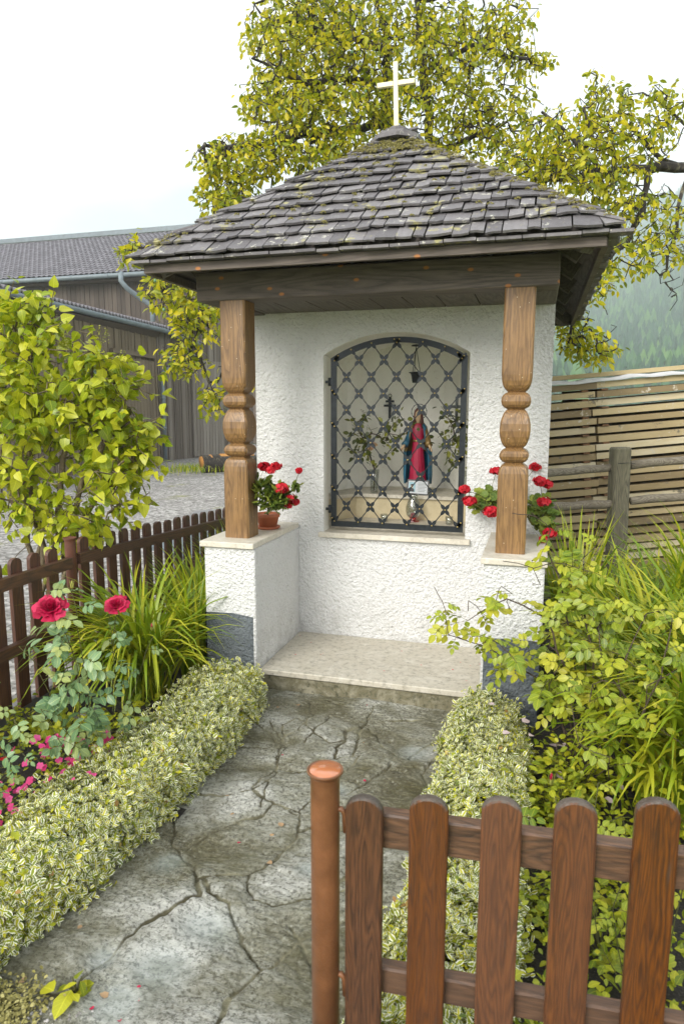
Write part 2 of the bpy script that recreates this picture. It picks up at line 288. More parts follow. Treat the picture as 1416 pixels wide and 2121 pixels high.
def m_stone():
    s = NT('wet_slate_paving'); v = s.coord(); j = s.n('ShaderNodeAttribute', attribute_name='joint').outputs['Fac']; tn = s.n('ShaderNodeAttribute', attribute_name='tone').outputs['Fac']
    v2 = s.coord((1, 3.2, 1), 0, (0, 0, .45)); n = s.noise(v, 3.0, 6, .65, .6); st = s.noise(v2, 13, 9, .75, .8); fi = s.noise(v, 72, 6, .8)
    f = s.math('ADD', s.math('MULTIPLY', n, .25), s.math('ADD', s.math('MULTIPLY', st, .40), s.math('MULTIPLY', tn, .35)))
    c = s.ramp(f, [(.28, srgb(84, 78, 56)), (.38, srgb(126, 120, 92)), (.47, srgb(160, 157, 136)), (.56, srgb(192, 191, 176)), (.66, srgb(230, 229, 220))])
    c = s.mix(s.math('MULTIPLY', s.ramp(fi, [(.42, (1, 1, 1, 1)), (.5, (0, 0, 0, 1))]), .7), c, srgb(70, 66, 52))
    c = s.mix(s.math('MULTIPLY', s.ramp(fi, [(.56, (0, 0, 0, 1)), (.64, (1, 1, 1, 1))]), .7), c, srgb(222, 222, 208))
    mo = s.ramp(s.noise(v, 4.2, 7, .7), [(.47, (0, 0, 0, 1)), (.62, (1, 1, 1, 1))]); c = s.mix(s.math('MULTIPLY', mo, .55), c, srgb(98, 92, 48))
    jc = s.mix(s.ramp(s.noise(v, 9, 4, .6), [(.45, (0, 0, 0, 1)), (.6, (1, 1, 1, 1))]), srgb(96, 90, 66), srgb(160, 155, 126))
    c = s.mix(s.ramp(j, [(.25, (0, 0, 0, 1)), (.6, (1, 1, 1, 1))]), c, jc)
    wet = s.ramp(s.noise(v, 2.1, 5, .6), [(.42, (.12, .12, .12, 1)), (.6, (.5, .5, .5, 1))])
    wa = s.n('ShaderNodeAttribute', attribute_name='wet').outputs['Fac']
    h = s.math('MULTIPLY', s.math('ADD', s.math('MULTIPLY', st, 1.0), s.math('MULTIPLY', fi, .35)), s.math('SUBTRACT', 1, s.math('MULTIPLY', wa, .93)))
    wet = s.mix(wa, wet, (.13, .13, .13, 1))
    c = s.mix(s.math('MULTIPLY', wa, .55), c, srgb(126, 136, 136))  # blue-grey sky sheen painted into the colour of the wet patches
    return s.fin(c, wet, s.bump(h, 1.0, .022), Specular_IOR_Level=.5)
M['paving'] = m_stone()
def m_glass(name, color, rough=.03, ior=1.45, refl=.10):
    s = NT(name); s.t.nodes.remove(s.b); tr = s.n('ShaderNodeBsdfTransparent'); tr.inputs['Color'].default_value = color
    gl = s.n('ShaderNodeBsdfGlossy'); gl.inputs['Roughness'].default_value = rough; lw = s.n('ShaderNodeLayerWeight'); lw.inputs['Blend'].default_value = .35
    mxs = s.n('ShaderNodeMixShader'); s.l(s.math('ADD', s.math('MULTIPLY', lw.outputs['Facing'], .5), refl), mxs.inputs[0]); s.l(tr.outputs[0], mxs.inputs[1]); s.l(gl.outputs[0], mxs.inputs[2]); s.l(mxs.outputs[0], s.out.inputs['Surface']); return s.m
M['glass'] = m_glass('clear_glass', (.86, .88, .86, 1))
M['glassred'] = m_glass('red_glass', (.9, .25, .25, 1), .1)
M['water'] = m_glass('rain_water', (.96, .97, .97, 1), .02, 1.33)
M['robe'] = m_plain('crimson_robe_paint', srgb(186, 30, 72), .4, .15, 12, .1)
M['blue'] = m_plain('teal_mantle_paint', srgb(44, 112, 142), .4, .15, 12, .1)
M['gold'] = m_plain('old_gold_paint', srgb(150, 124, 72), .35, .2, 20, .1, Metallic=.3)
M['skin'] = m_plain('painted_skin', srgb(216, 186, 148), .5, .05, 20, 0)
M['hair'] = m_plain('brown_hair_paint', srgb(104, 54, 44), .5, .2, 40, .2)
M['darkgreen'] = m_plain('dark_green_paint', srgb(46, 56, 46), .4, .2, 20, .1)
M['pewter'] = m_plain('grey_pewter', srgb(110, 116, 116), .4, .15, 60, .1, Metallic=.6)
M['blackfr'] = m_plain('black_frame', srgb(40, 40, 42), .35, .1, 20, 0)
M['paper'] = m_plain('white_card', srgb(222, 226, 230), .6, .03, 20, 0)
M['photo_bg'] = m_plain('pale_blue_photo', srgb(160, 206, 220), .4, .06, 20, 0)
M['ink'] = m_plain('dark_ink', srgb(50, 48, 52), .5, .05, 20, 0)
M['wax'] = m_plain('white_wax', srgb(228, 222, 210), .4, .05, 20, 0)
M['whiterock'] = m_plain('whitewashed_rock', srgb(214, 216, 218), .8, .15, 10, .6)
M['logend'] = m_wood('fresh_cut_log', srgb(226, 176, 96), srgb(206, 138, 66), srgb(150, 84, 40), 'y', 1.2, .7, 2, 1)
M['hillgreen'] = m_plain('forest_floor', srgb(70, 98, 64), .95, .2, .02, 0)
M['conifer'] = m_var('conifer_needles', [(0, srgb(28, 66, 50)), (.5, srgb(48, 92, 58)), (.9, srgb(92, 132, 64)), (1, srgb(122, 150, 70))], .9, .5, .15, 0)

# ------------------------------------------------------------------ mesh helpers
class MB:
    def __init__(s): s.v, s.f, s.mi, s.var, s.uv, s.smooth = [], [], [], [], [], []
    def add(s, verts, faces, mi=0, var=None, smooth=False):
        b = len(s.v); s.v += [tuple(map(float, p)) for p in verts]
        vr = random.random() if var is None else var
        for f in faces: s.f.append(tuple(b+i for i in f)); s.mi.append(mi); s.var.append(vr); s.smooth.append(smooth)
    def box(s, x0, x1, y0, y1, z0, z1, mi=0, M4=None, var=None, bev=0.0):
        if bev > 0:
            b = min(bev, (x1-x0)/3, (y1-y0)/3, (z1-z0)/3); V = []; 
            # chamfered box: 24 verts
            for X, dx in ((x0, 1), (x1, -1)):
                for Y, dy in ((y0, 1), (y1, -1)):
                    for Z, dz in ((z0, 1), (z1, -1)):
                        V += [(X, Y+dy*b, Z+dz*b), (X+dx*b, Y, Z+dz*b), (X+dx*b, Y+dy*b, Z)]
            def i(a, b_, c, k): return (a*4+b_*2+c)*3+k
            F = [(i(0,0,0,0), i(0,0,1,0), i(0,1,1,0), i(0,1,0,0)), (i(1,0,0,0), i(1,1,0,0), i(1,1,1,0), i(1,0,1,0)),
                 (i(0,0,0,1), i(1,0,0,1), i(1,0,1,1), i(0,0,1,1)), (i(0,1,0,1), i(0,1,1,1), i(1,1,1,1), i(1,1,0,1)),
                 (i(0,0,0,2), i(0,1,0,2), i(1,1,0,2), i(1,0,0,2)), (i(0,0,1,2), i(1,0,1,2), i(1,1,1,2), i(0,1,1,2))]
            for a in (0, 1):
                for b_ in (0, 1):
                    F.append((i(a,b_,0,0), i(a,b_,0,1), i(a,b_,1,1), i(a,b_,1,0)))
                    F.append((i(a,0,b_,0), i(a,0,b_,2), i(a,1,b_,2), i(a,1,b_,0)))
                    F.append((i(0,a,b_,1), i(0,a,b_,2), i(1,a,b_,2), i(1,a,b_,1)))
                    for c in (0, 1): F.append((i(a,b_,c,0), i(a,b_,c,1), i(a,b_,c,2)))
        else:
            V = [(x, y, z) for x in (x0, x1) for y in (y0, y1) for z in (z0, z1)]
            F = [(0, 1, 3, 2), (4, 6, 7, 5), (0, 4, 5, 1), (2, 3, 7, 6), (0, 2, 6, 4), (1, 5, 7, 3)]
        if M4 is not None: V = [tuple(M4 @ Vector(p)) for p in V]
        s.add(V, F, mi, var)
    def tube(s, pts, rad, n=8, mi=0, cap=True, var=None, smooth=True):
        pts = [Vector(p) for p in pts]; rad = [rad]*len(pts) if isinstance(rad, (int, float)) else rad
        V = []; up = None
        for i, p in enumerate(pts):
            t = (pts[min(i+1, len(pts)-1)]-pts[max(i-1, 0)])
            t = t.normalized() if t.length > 1e-9 else Vector((0, 0, 1))
            if up is None: up = Vector((0, 0, 1)) if abs(t.z) < .9 else Vector((1, 0, 0))
            a = t.cross(up); a = a.normalized() if a.length > 1e-6 else t.orthogonal().normalized(); b = t.cross(a).normalized(); up = -b if b.dot(up) < 0 else b
            a = t.cross(up).normalized(); b = up
            for k in range(n):
                an = 2*math.pi*k/n; V.append(p+(a*math.cos(an)+b*math.sin(an))*rad[i])
        F = [(i*n+k, i*n+(k+1) % n, (i+1)*n+(k+1) % n, (i+1)*n+k) for i in range(len(pts)-1) for k in range(n)]
        if cap: F += [tuple(range(n))[::-1], tuple((len(pts)-1)*n+k for k in range(n))]
        s.add(V, F, mi, var, smooth)
    def lathe(s, prof, c=(0, 0, 0), n=20, mi=0, sx=1, sy=1, var=None, fold=0, nf=9, cap=True):
        V = []
        for r, z in prof:
            for k in range(n):
                a = 2*math.pi*k/n; rr = r*(1+fold*math.sin(a*nf)*(1 if fold else 0)); V.append((c[0]+rr*math.cos(a)*sx, c[1]+rr*math.sin(a)*sy, c[2]+z))
        m = len(prof); F = [(i*n+k, i*n+(k+1) % n, (i+1)*n+(k+1) % n, (i+1)*n+k) for i in range(m-1) for k in range(n)]
        if cap: F += [tuple(range(n))[::-1], tuple((m-1)*n+k for k in range(n))]
        s.add(V, F, mi, var, True)
    def prism(s, outline, y0, y1, mi=0, plane='xz', M4=None, var=None):
        n = len(outline); g = {'xz': lambda a, b, y: (a, y, b), 'yz': lambda a, b, y: (y, a, b), 'xy': lambda a, b, y: (a, b, y)}[plane]
        V = [g(a, b, y0) for a, b in outline]+[g(a, b, y1) for a, b in outline]
        if M4 is not None: V = [tuple(M4 @ Vector(p)) for p in V]
        s.add(V, [tuple(range(n)), tuple(range(n, 2*n))[::-1]]+[(i, (i+1) % n + 0, (i+1) % n+n, i+n)[::-1] for i in range(n)], mi, var)
    def build(s, name, mats, parent=None):
        return mesh_obj(name, s.v, s.f, mats, parent, s.mi, s.var, None, s.smooth)

PW = {}
def wloc(p): return PW.get(p.name, Vector((0, 0, 0)))
def mesh_obj(name, verts, faces, mats, parent=None, mi=None, var=None, uv=None, smooth=None, attrs=None):
    me = bpy.data.meshes.new(name)
    if isinstance(verts, np.ndarray): verts = verts.tolist()
    if isinstance(faces, np.ndarray): faces = faces.tolist()
    me.from_pydata(verts, [], faces)
    for m in (mats if isinstance(mats, (list, tuple)) else [mats]): me.materials.append(m)
    if mi is not None and any(mi): me.polygons.foreach_set('material_index', list(mi))
    if var is not None: a = me.attributes.new('var', 'FLOAT', 'FACE'); a.data.foreach_set('value', np.asarray(var, dtype=np.float32))
    if attrs:
        for k, vals in attrs.items(): a = me.attributes.new(k, 'FLOAT', 'POINT'); a.data.foreach_set('value', np.asarray(vals, dtype=np.float32))
    if uv is not None:
        l = me.uv_layers.new(name='UVMap'); l.data.foreach_set('uv', np.asarray(uv, dtype=np.float32).ravel())
    if smooth is not None: me.polygons.foreach_set('use_smooth', np.array(smooth if not isinstance(smooth, bool) else [smooth]*len(me.polygons), dtype=bool))
    me.update()
    o = bpy.data.objects.new(name, me); col.objects.link(o)
    if parent is not None: o.parent = parent; o.matrix_parent_inverse = Matrix.Translation(-wloc(parent))
    return o
def tag(o, label=None, cat=None, group=None, kind=None):
    for k, v in (('label', label), ('category', cat), ('group', group), ('kind', kind)):
        if v: o[k] = v
    return o
def thing(name, label, cat, loc=(0, 0, 0), group=None):
    o = bpy.data.objects.new(name, None); col.objects.link(o); o.location = loc; o.empty_display_size = .05
    PW[o.name] = Vector(loc); return tag(o, label, cat, group)
def rehome(o):      # a mesh's origin moved to the middle of its base
    return o
def dup_tree(o, off, label=None, parent=None):
    c = o.copy(); col.objects.link(c); c.parent = parent if parent else o.parent
    if parent is None: c.location = Vector(o.location)+Vector(off); PW[c.name] = wloc(o)+Vector(off)
    if label: c['label'] = label
    for ch in list(o.children): dup_tree(ch, (0, 0, 0), None, c)
    return c
def part_copy(o, off, rz=0):
    c = o.copy(); col.objects.link(c); c.location = Vector(o.location)+Vector(off); return c

# leaf templates: verts (x across, y along, z up), faces, per-corner uv
def leaf_t(w=.5, fold=.12, droop=.15, rows=((.30, .9), (.62, 1.0)), tipw=0):
    V = [(0, 0, 0)]; UV = [(.5, 0)]
    for t, k in rows:
        z = -droop*t*t
        V += [(-w/2*k, t, z+fold*k), (0, t, z), (w/2*k, t, z+fold*k)]; UV += [(0, t), (.5, t), (1, t)]
    V.append((0, 1, -droop)); UV.append((.5, 1)); n = len(rows)
    F = [(0, 2, 1), (0, 3, 2)]
    for i in range(n-1):
        a = 1+3*i; b = a+3; F += [(a, a+1, b+1, b), (a+1, a+2, b+2, b+1)]
    a = 1+3*(n-1); e = len(V)-1; F += [(a, a+1, e), (a+1, a+2, e)]
    return np.array(V, float), F, np.array(UV, float)
def scallop_t(n=11, cup=.18):
    V = [(0, .5, 0)]; UV = [(.5, .5)]
    for i in range(n*2):
        a = math.pi*2*i/(n*2)-math.pi/2+.14; r = .5*(1.0 if i % 2 else .86); V.append((r*math.cos(a), .5+r*math.sin(a), cup*(.8+.3*math.sin(i*1.9)))); UV.append((.5+(.5 if i % 2 else .42), .5))
    return np.array(V), [(0, i, i+1) for i in range(1, n*2)]+[(0, n*2, 1)], np.array(UV)
T_OV = leaf_t(.66, .06, .18, ((.22, .75), (.5, 1.0), (.8, .62)))
T_PLUM = leaf_t(.5, .07, .22, ((.3, .85), (.65, .9)))
T_HEART = leaf_t(.78, .06, .25, ((.12, .9), (.38, 1.0), (.75, .5)))
T_SMALL = leaf_t(.60, .05, .10, ((.18, .72), (.5, 1.0), (.82, .66)))
T_PETAL = leaf_t(.9, .10, .1, ((.4, .8), (.8, .9)))
T_SCAL = scallop_t()

def norm(a): return a/np.maximum(np.linalg.norm(a, axis=-1, keepdims=True), 1e-9)
def leaves(tmpl, P, T, N, Sz, var=None, mi=0):
    TV, TF, TU = tmpl; P = np.asarray(P, float); n = len(P); T = norm(np.asarray(T, float)); B = norm(np.cross(T, np.asarray(N, float))); N2 = np.cross(B, T)
    Sz = np.asarray(Sz, float).reshape(n, 1, 1)
    V = P[:, None, :]+Sz*(TV[None, :, 0:1]*B[:, None, :]+TV[None, :, 1:2]*T[:, None, :]+TV[None, :, 2:3]*N2[:, None, :])
    k = len(TV); var = RG.random(n) if var is None else var
    F = []; vr = []; uv = []; cu = [TU[i] for f in TF for i in f]
    base = (np.arange(n)*k)
    for b in base.tolist():
        for f in TF: F.append(tuple(b+i for i in f))
    vr = np.repeat(var, len(TF)); uv = np.tile(np.array(cu), (n, 1))
    return V.reshape(-1, 3), F, vr, uv
def join(parts):
    V, F, vr, uv, mi = [], [], [], [], []; b = 0
    for p in parts:
        v, f, r, u = p[:4]; V.append(v); F += [tuple(b+i for i in q) for q in f] if b else f; vr.append(r); uv.append(u); mi += [p[4] if len(p) > 4 else 0]*len(f); b += len(v)
    return np.concatenate(V), F, np.concatenate(vr), np.concatenate(uv), mi
def leaf_obj(name, parts, mats, parent=None):
    V, F, vr, uv, mi = join(parts); return mesh_obj(name, V, F, mats, parent, mi, vr, uv, True)

# branching by joining attractor points to the nearest wood
class Wood:
    def __init__(s): s.p, s.par = [], []
    def line(s, pts, par=-1, step=.12, wob=.0):
        pts = [np.array(p, float) for p in pts]; last = par
        if par < 0: s.p.append(pts[0]); s.par.append(-1); last = len(s.p)-1
        else: pts = [s.p[par]]+pts
        for a, b in zip(pts[:-1], pts[1:]):
            k = max(1, int(np.linalg.norm(b-a)/step))
            for i in range(1, k+1):
                q = a+(b-a)*i/k+RG.normal(0, wob, 3)*(1 if i < k else 0); s.p.append(q); s.par.append(last); last = len(s.p)-1
        return last
    def near(s, q): A = np.array(s.p); return int(np.argmin(((A-q)**2).sum(1)))
    def grow(s, pts, step=.1, sag=.0, maxlen=2.5, wob=.012):
        pts = np.array(pts); tips = []
        A = np.array(s.p); d = np.array([((A-q)**2).sum(1).min() for q in pts])
        for q in pts[np.argsort(d)]:
            A = np.array(s.p); dd = ((A-q)**2).sum(1); i = int(np.argmin(dd)); D = math.sqrt(dd[i])
            if D > maxlen: continue
            a = A[i]; k = max(1, int(D/step)); last = i
            for j in range(1, k+1):
                t = j/k; r = a+(q-a)*t; r[2] += sag*4*t*(1-t)*D
                r = r+RG.normal(0, wob, 3); s.p.append(r); s.par.append(last); last = len(s.p)-1
            tips.append(last)
        return tips
    def radii(s, tip=.003, expo=2.4, mx=.2):
        n = len(s.p); ch = [0]*n; acc = np.zeros(n)
        for i in range(n-1, -1, -1):
            if acc[i] == 0: acc[i] = tip**expo
            if s.par[i] >= 0: acc[s.par[i]] += acc[i]
        return np.minimum(acc**(1/expo), mx)
    def mesh(s, name, mat, parent, tip=.003, expo=2.4, mx=.2, minr=0):
        r = s.radii(tip, expo, mx); mb = MB(); kids = {}
        for i, p in enumerate(s.par):
            if p >= 0: kids.setdefault(p, []).append(i)
        done = set(); starts = [i for i, p in enumerate(s.par) if p < 0]
        stack = [(i, -1) for i in starts]
        while stack:
            i, pr = stack.pop(); chain = ([pr] if pr >= 0 else [])+[i]; cur = i
            while cur in kids:
                ks = sorted(kids[cur], key=lambda k: -r[k])
                for k in ks[1:]: stack.append((k, cur))
                cur = ks[0]; chain.append(cur)
            if len(chain) < 2: continue
            rr = [float(min(r[c], r[chain[1]]*1.0) if j == 0 else r[c]) for j, c in enumerate(chain)]
            mx_ = max(rr)
            if mx_ < minr: continue
            mb.tube([s.p[c] for c in chain], rr, 10 if mx_ > .05 else (6 if mx_ > .012 else 4), var=.5)
        return mb.build(name, [mat], parent)

def rnd_dirs(n): return norm(RG.normal(0, 1, (n, 3)))
def wood_leaves(wd, tmpl, per, size, rmax=.008, tip=.003, expo=2.4, droop=.5, spread=.05, keep=None, sizevar=.3, up=.6):
    r = wd.radii(tip, expo); idx = [i for i in range(len(wd.p)) if r[i] < rmax and wd.par[i] >= 0]
    if keep: idx = [i for i in idx if keep(wd.p[i])]
    P, T, N = [], [], []
    A = np.array(wd.p)
    for i in idx:
        tv = norm(A[i]-A[wd.par[i]])
        for _ in range(per if isinstance(per, int) else int(per+RG.random())):
            d = norm(tv*.5+RG.normal(0, .7, 3)); d = norm(d+np.array([0, 0, -droop])); P.append(A[i]+RG.normal(0, spread*.4, 3)+d*spread*.3); T.append(d)
            N.append(norm(np.array([0, 0, up])+RG.normal(0, .55, 3)))
    n = len(P); return leaves(tmpl, P, T, N, size*(1+RG.uniform(-sizevar, sizevar, n)))

# ------------------------------------------------------------------ ground, beds, path
def sheet(name, x0, x1, y0, y1, z, nx, ny, amp, fs, mat, hole=None, kind='structure'):
    xs = np.linspace(x0, x1, nx+1); ys = np.linspace(y0, y1, ny+1); V = []
    for yy in ys:
        for xx in xs: V.append((xx, yy, z+(amp*noise.noise(Vector((xx*fs, yy*fs, 3))) if amp else 0)))
    F = [(j*(nx+1)+i, j*(nx+1)+i+1, (j+1)*(nx+1)+i+1, (j+1)*(nx+1)+i) for j in range(ny) for i in range(nx)]
    return tag(mesh_obj(name, V, F, [mat], None, smooth=True), kind=kind)
sheet('ground', -1400, 1400, -50, 1400, -.06, 2, 2, 0, 1, M['ground'])
# lane of grey gravel beside the fence, barn yard, strip of asphalt
tag(mesh_obj('gravel_yard', [(-.93, -6, -.045), (-.93, 1.9, -.045), (-.9, 9, -.045), (-3, 24, -.045), (-24, 30, -.045), (-24, -6, -.045)], [(0, 1, 2, 3, 4, 5)], [M['gravel']]), kind='structure')
tag(mesh_obj('road', [tuple(p) for p in ((-1.1, 3.0, -.035), (-1.0, 6.6, -.035), (-2.2, 7.4, -.035), (-3.6, 6.3, -.035), (-2.6, 3.6, -.035))], [(0, 1, 2, 3, 4)], [M['asphalt']]), kind='structure')
sheet('left_flower_bed', -.93, .42, -3.2, 1.8, -.01, 60, 160, .03, 5, M['soil'])
sheet('right_flower_bed', 1.36, 4.6, -3.0, 2.4, -.012, 110, 160, .03, 5, M['soil'])

def zc(l, ox, oy, s): return [(x/s+ox, y/s+oy) for x, y in l]
def gpt(u, v):
    d = _F + _R*(u-708)/FPX + _U*(1060.5-v)/FPX; t = -CAM[2]/d[2]; q = CAM+d*t; return q[0], q[1]
CR = [zc(l, 0, 1500, 2.023) for l in [
 [(725,380),(730,510),(770,560),(810,600),(830,650),(840,720),(835,740)], [(840,720),(760,770),(680,820),(590,880),(510,950),(430,1010),(380,1060),(300,1130),(180,1150)],
 [(835,645),(930,630),(1050,630),(1110,600),(1170,550),(1230,490),(1255,450)], [(740,515),(800,500),(880,460),(960,420),(1050,400),(1100,390),(1150,350)],
 [(1060,300),(1130,340),(1190,360),(1260,375),(1255,450)], [(860,650),(880,720),(960,760),(980,830),(1010,900),(1050,970),(1100,1030)],
 [(1100,1030),(1150,1010),(1200,960),(1240,910),(1300,880),(1420,840)], [(1100,1030),(1060,1070),(1000,1120),(950,1180),(920,1256),(900,1330)],
 [(1050,635),(1035,700),(1060,740),(1150,760),(1250,740),(1320,735),(1440,700)], [(740,290),(900,310),(1060,300),(1160,200),(1300,200)],
 [(1160,200),(1155,140),(1180,70),(1150,30),(1130,0)], [(720,380),(740,290)], [(1255,450),(1330,420),(1450,440)], [(1255,375),(1300,330)]]]
CR += [zc(l, 500, 1280, 2.5745) for l in [
 [(375,440),(380,520),(340,570),(300,610),(220,640),(190,660)], [(190,660),(120,600),(50,560),(-30,600)], [(190,660),(240,690),(200,730),(190,800),(100,870),(60,930)],
 [(710,470),(660,560),(620,580),(560,600),(560,650),(480,670),(350,600),(340,570)], [(560,660),(510,690),(500,760),(600,750),(640,570)],
 [(640,570),(720,610),(740,680),(800,730),(890,760),(1050,780)], [(190,800),(350,820),(420,830)], [(600,750),(640,740),(590,790),(540,830)],
 [(800,790),(740,840),(620,920),(560,960)], [(60,930),(150,1000),(300,1060)], [(890,760),(960,700),(1090,640)], [(220,640),(225,590),(300,545),(340,570)]]]
SEG = []
for l in CR:
    g = [gpt(*p) for p in l]; SEG += [(a, b) for a, b in zip(g[:-1], g[1:])]
SEG += [((.42, -.75), (.62, -.70)), ((.70, -.62), (.74, -.30)), ((1.02, -.28), (1.22, -.22)), ((.46, -1.05), (.66, -1.0)), ((.66, -1.0), (.72, -1.2)), ((1.05, -1.75), (1.22, -1.95)), ((1.22, -1.95), (1.4, -1.9)), ((1.0, -2.3), (1.2, -2.6)), ((1.2, -2.6), (1.6, -2.7)), ((1.2, -2.6), (1.0, -3.1)), ((1.1, -2.4), (.6, -2.75)), ((.6, -2.75), (.2, -2.8))]
SEG = [((.62, -.12), (.80, -.16)), ((1.42, -.35), (1.30, -.75)), ((1.30, -.75), (1.45, -1.1)), ((1.45, -1.1), (1.20, -1.25)), ((1.2, -1.25), (1.12, -1.6)), ((1.2, -1.25), (.98, -1.2))]+SEG
nx, ny = 260, 560; X0, X1, Y0, Y1 = .16, 1.62, -3.25, -.07
xs = np.linspace(X0, X1, nx+1); ys = np.linspace(Y0, Y1, ny+1); GX, GY = np.meshgrid(xs, ys)
wx = np.array([[noise.noise(Vector((x*14, y*14, 1)))*.012+noise.noise(Vector((x*45, y*45, 4)))*.005 for x in xs] for y in ys])
wy = np.array([[noise.noise(Vector((x*14, y*14, 9)))*.012+noise.noise(Vector((x*45, y*45, 6)))*.005 for x in xs] for y in ys])
PX, PY = GX+wx, GY+wy; DD = np.full(PX.shape, 9.0)
for (ax, ay), (bx, by) in SEG:
    vx, vy = bx-ax, by-ay; t = np.clip(((PX-ax)*vx+(PY-ay)*vy)/(vx*vx+vy*vy+1e-9), 0, 1); DD = np.minimum(DD, np.hypot(PX-ax-t*vx, PY-ay-t*vy))
wid = np.array([[.007+.014*max(0, noise.noise(Vector((x*5, y*5, 20)))) for x in xs] for y in ys])
J = 1-np.clip((DD-wid*.10)/(wid*.9), 0, 1)
LAB = np.zeros(DD.shape, int); LAB[DD < wid*.55] = -1; nl = 0
for j0 in range(0, DD.shape[0], 3):
    for i0 in range(0, DD.shape[1], 3):
        if LAB[j0, i0]: continue
        nl += 1; q = [(j0, i0)]; LAB[j0, i0] = nl
        while q:
            a_, b_ = q.pop()
            for c_, d_ in ((a_+1, b_), (a_-1, b_), (a_, b_+1), (a_, b_-1)):
                if 0 <= c_ < DD.shape[0] and 0 <= d_ < DD.shape[1] and LAB[c_, d_] == 0: LAB[c_, d_] = nl; q.append((c_, d_))
LAB = np.maximum(LAB, 0); hh = RG.uniform(-.004, .005, nl+1); hh[0] = 0; tt_ = RG.uniform(-.35, .35, nl+1); tt_[0] = 0; sx_ = RG.uniform(-.018, .018, nl+1); sy_ = RG.uniform(-.018, .018, nl+1); sx_[0] = sy_[0] = 0
edge = np.clip(DD/.05, 0, 1)
terr = np.array([[(lambda n_: (math.floor(n_*6)+min(1, (n_*6-math.floor(n_*6))*5))/6)(.5+.9*noise.fractal(Vector((x*1.6+y*.8, y*3.4-x*1.0, 7)), 1.0, 2.0, 5)) for x in xs] for y in ys])
TILT = sx_[LAB]*np.sin(GX*3)+sy_[LAB]*np.sin(GY*3)
rel = np.array([[noise.noise(Vector((x*2.2, y*2.2, 0)))*.006+noise.fractal(Vector((x*8, y*22+x*9, 2)), .9, 2.1, 4)*.0035+abs(noise.noise(Vector((x*5+y*3, y*9, 11))))*.004 for x in xs] for y in ys])
tone = np.array([[.5+.8*noise.noise(Vector((x*1.7, y*1.7, 30))) for x in xs] for y in ys])
WET = np.zeros(GX.shape)
for (u, v, r) in ((330, 2010, .16), (430, 1930, .14), (250, 2080, .15), (215, 1990, .08), (640, 1800, .07), (520, 1470, .08), (860, 1560, .12), (700, 1640, .08), (350, 1790, .10)):
    px_, py_ = gpt(u, v); WET = np.maximum(WET, 1-np.hypot(GX-px_, GY-py_)/r)
WET = np.clip(WET*1.6+wx*18-.15, 0, 1)
ZZ = (rel*1.2+terr*.028-.014+(hh[LAB]+TILT*.3)*edge)*(1-.75*WET) - J*.0095
tone = tone*.6+.2+tt_[LAB]*edge+(terr-.5)*.55
V = np.stack([GX, GY, ZZ], -1).reshape(-1, 3)
F = [(j*(nx+1)+i, j*(nx+1)+i+1, (j+1)*(nx+1)+i+1, (j+1)*(nx+1)+i) for j in range(ny) for i in range(nx)]
tag(mesh_obj('flagstone_path', V, F, [M['paving']], None, smooth=True, attrs={'terr': terr.ravel(), 'joint': J.ravel(), 'tone': tone.ravel(), 'wet': WET.ravel()}), kind='structure')

# ------------------------------------------------------------------ wayside shrine
YW = .6215
SH = thing('wayside_shrine', 'small white roadside shrine with carved wooden pillars and shingled roof', 'shrine', (.85, .7, 0))
# front wall with arched niche opening
WL, WR, OL, OR, OB, OS, OA = -.054, 1.804, .412, 1.330, .80, 1.955, 2.085
def arch_z(x, s=OS, a=OA, l=OL, r=OR):
    c = (l+r)/2; h = (r-l)/2; rise = a-s; Rr = (h*h+rise*rise)/(2*rise); return a-Rr+math.sqrt(max(0, Rr*Rr-(x-c)**2))
TOP = 2.36
mb = MB(); n = 24; xa = [OL+(OR-OL)*i/n for i in range(n+1)]
y0, y1 = YW, 2.30
mb.add([(WL, y0, -.05), (OL, y0, -.05), (OL, y0, TOP), (WL, y0, TOP)], [(0, 1, 2, 3)])
mb.add([(OR, y0, -.05), (WR, y0, -.05), (WR, y0, TOP), (OR, y0, TOP)], [(0, 1, 2, 3)])
mb.add([(OL, y0, -.05), (OR, y0, -.05), (OR, y0, OB), (OL, y0, OB)], [(0, 1, 2, 3)])
mb.add([(x, y0, arch_z(x)) for x in xa]+[(x, y0, TOP) for x in xa], [(i, i+1, n+2+i, n+1+i) for i in range(n)])
mb.add([(WL, y0, -.05), (WL, y0, TOP), (WL, y1, TOP), (WL, y1, -.05)], [(0, 1, 2, 3)])
mb.add([(WR, y0, -.05), (WR, y1, -.05), (WR, y1, TOP), (WR, y0, TOP)], [(0, 1, 2, 3)])
mb.add([(WL, y1, -.05), (WL, y1, TOP), (WR, y1, TOP), (WR, y1, -.05)], [(0, 1, 2, 3)])
mb.build('wall', [M['white']], SH)
# piers (low side walls) that carry the pillars
for a, b in ((-.075, .2376), (1.500, 1.80)):
    mb = MB(); mb.box(a, b, -.118, YW-.002, -.05, .838, bev=.006); mb.build('pier', [M['white']], SH)
mb = MB(); mb.prism([(-.078, -.04), (.221, -.04), (.221, .44), (.10, .455), (-.078, .45)], -.1215, -.11)
mb.box(-.0785, -.07, -.1215, YW-.01, -.04, .45)
mb.build('painted_plinth', [M['plinth']], SH)
mb = MB(); mb.prism([(1.514, -.04), (1.803, -.04), (1.803, .452), (1.514, .448)], -.1215, -.11); mb.box(1.795, 1.8035, -.1215, YW-.01, -.04, .45)
mb.build('painted_plinth', [M['plinth']], SH)
for nm, a, b in (('coping_slab', -.094, .2376), ('coping_slab', 1.4864, 1.812)):
    mb = MB(); mb.box(a, b, -.138, YW-.001, .839, .8723, bev=.004); mb.build(nm, [M['slab']], SH)
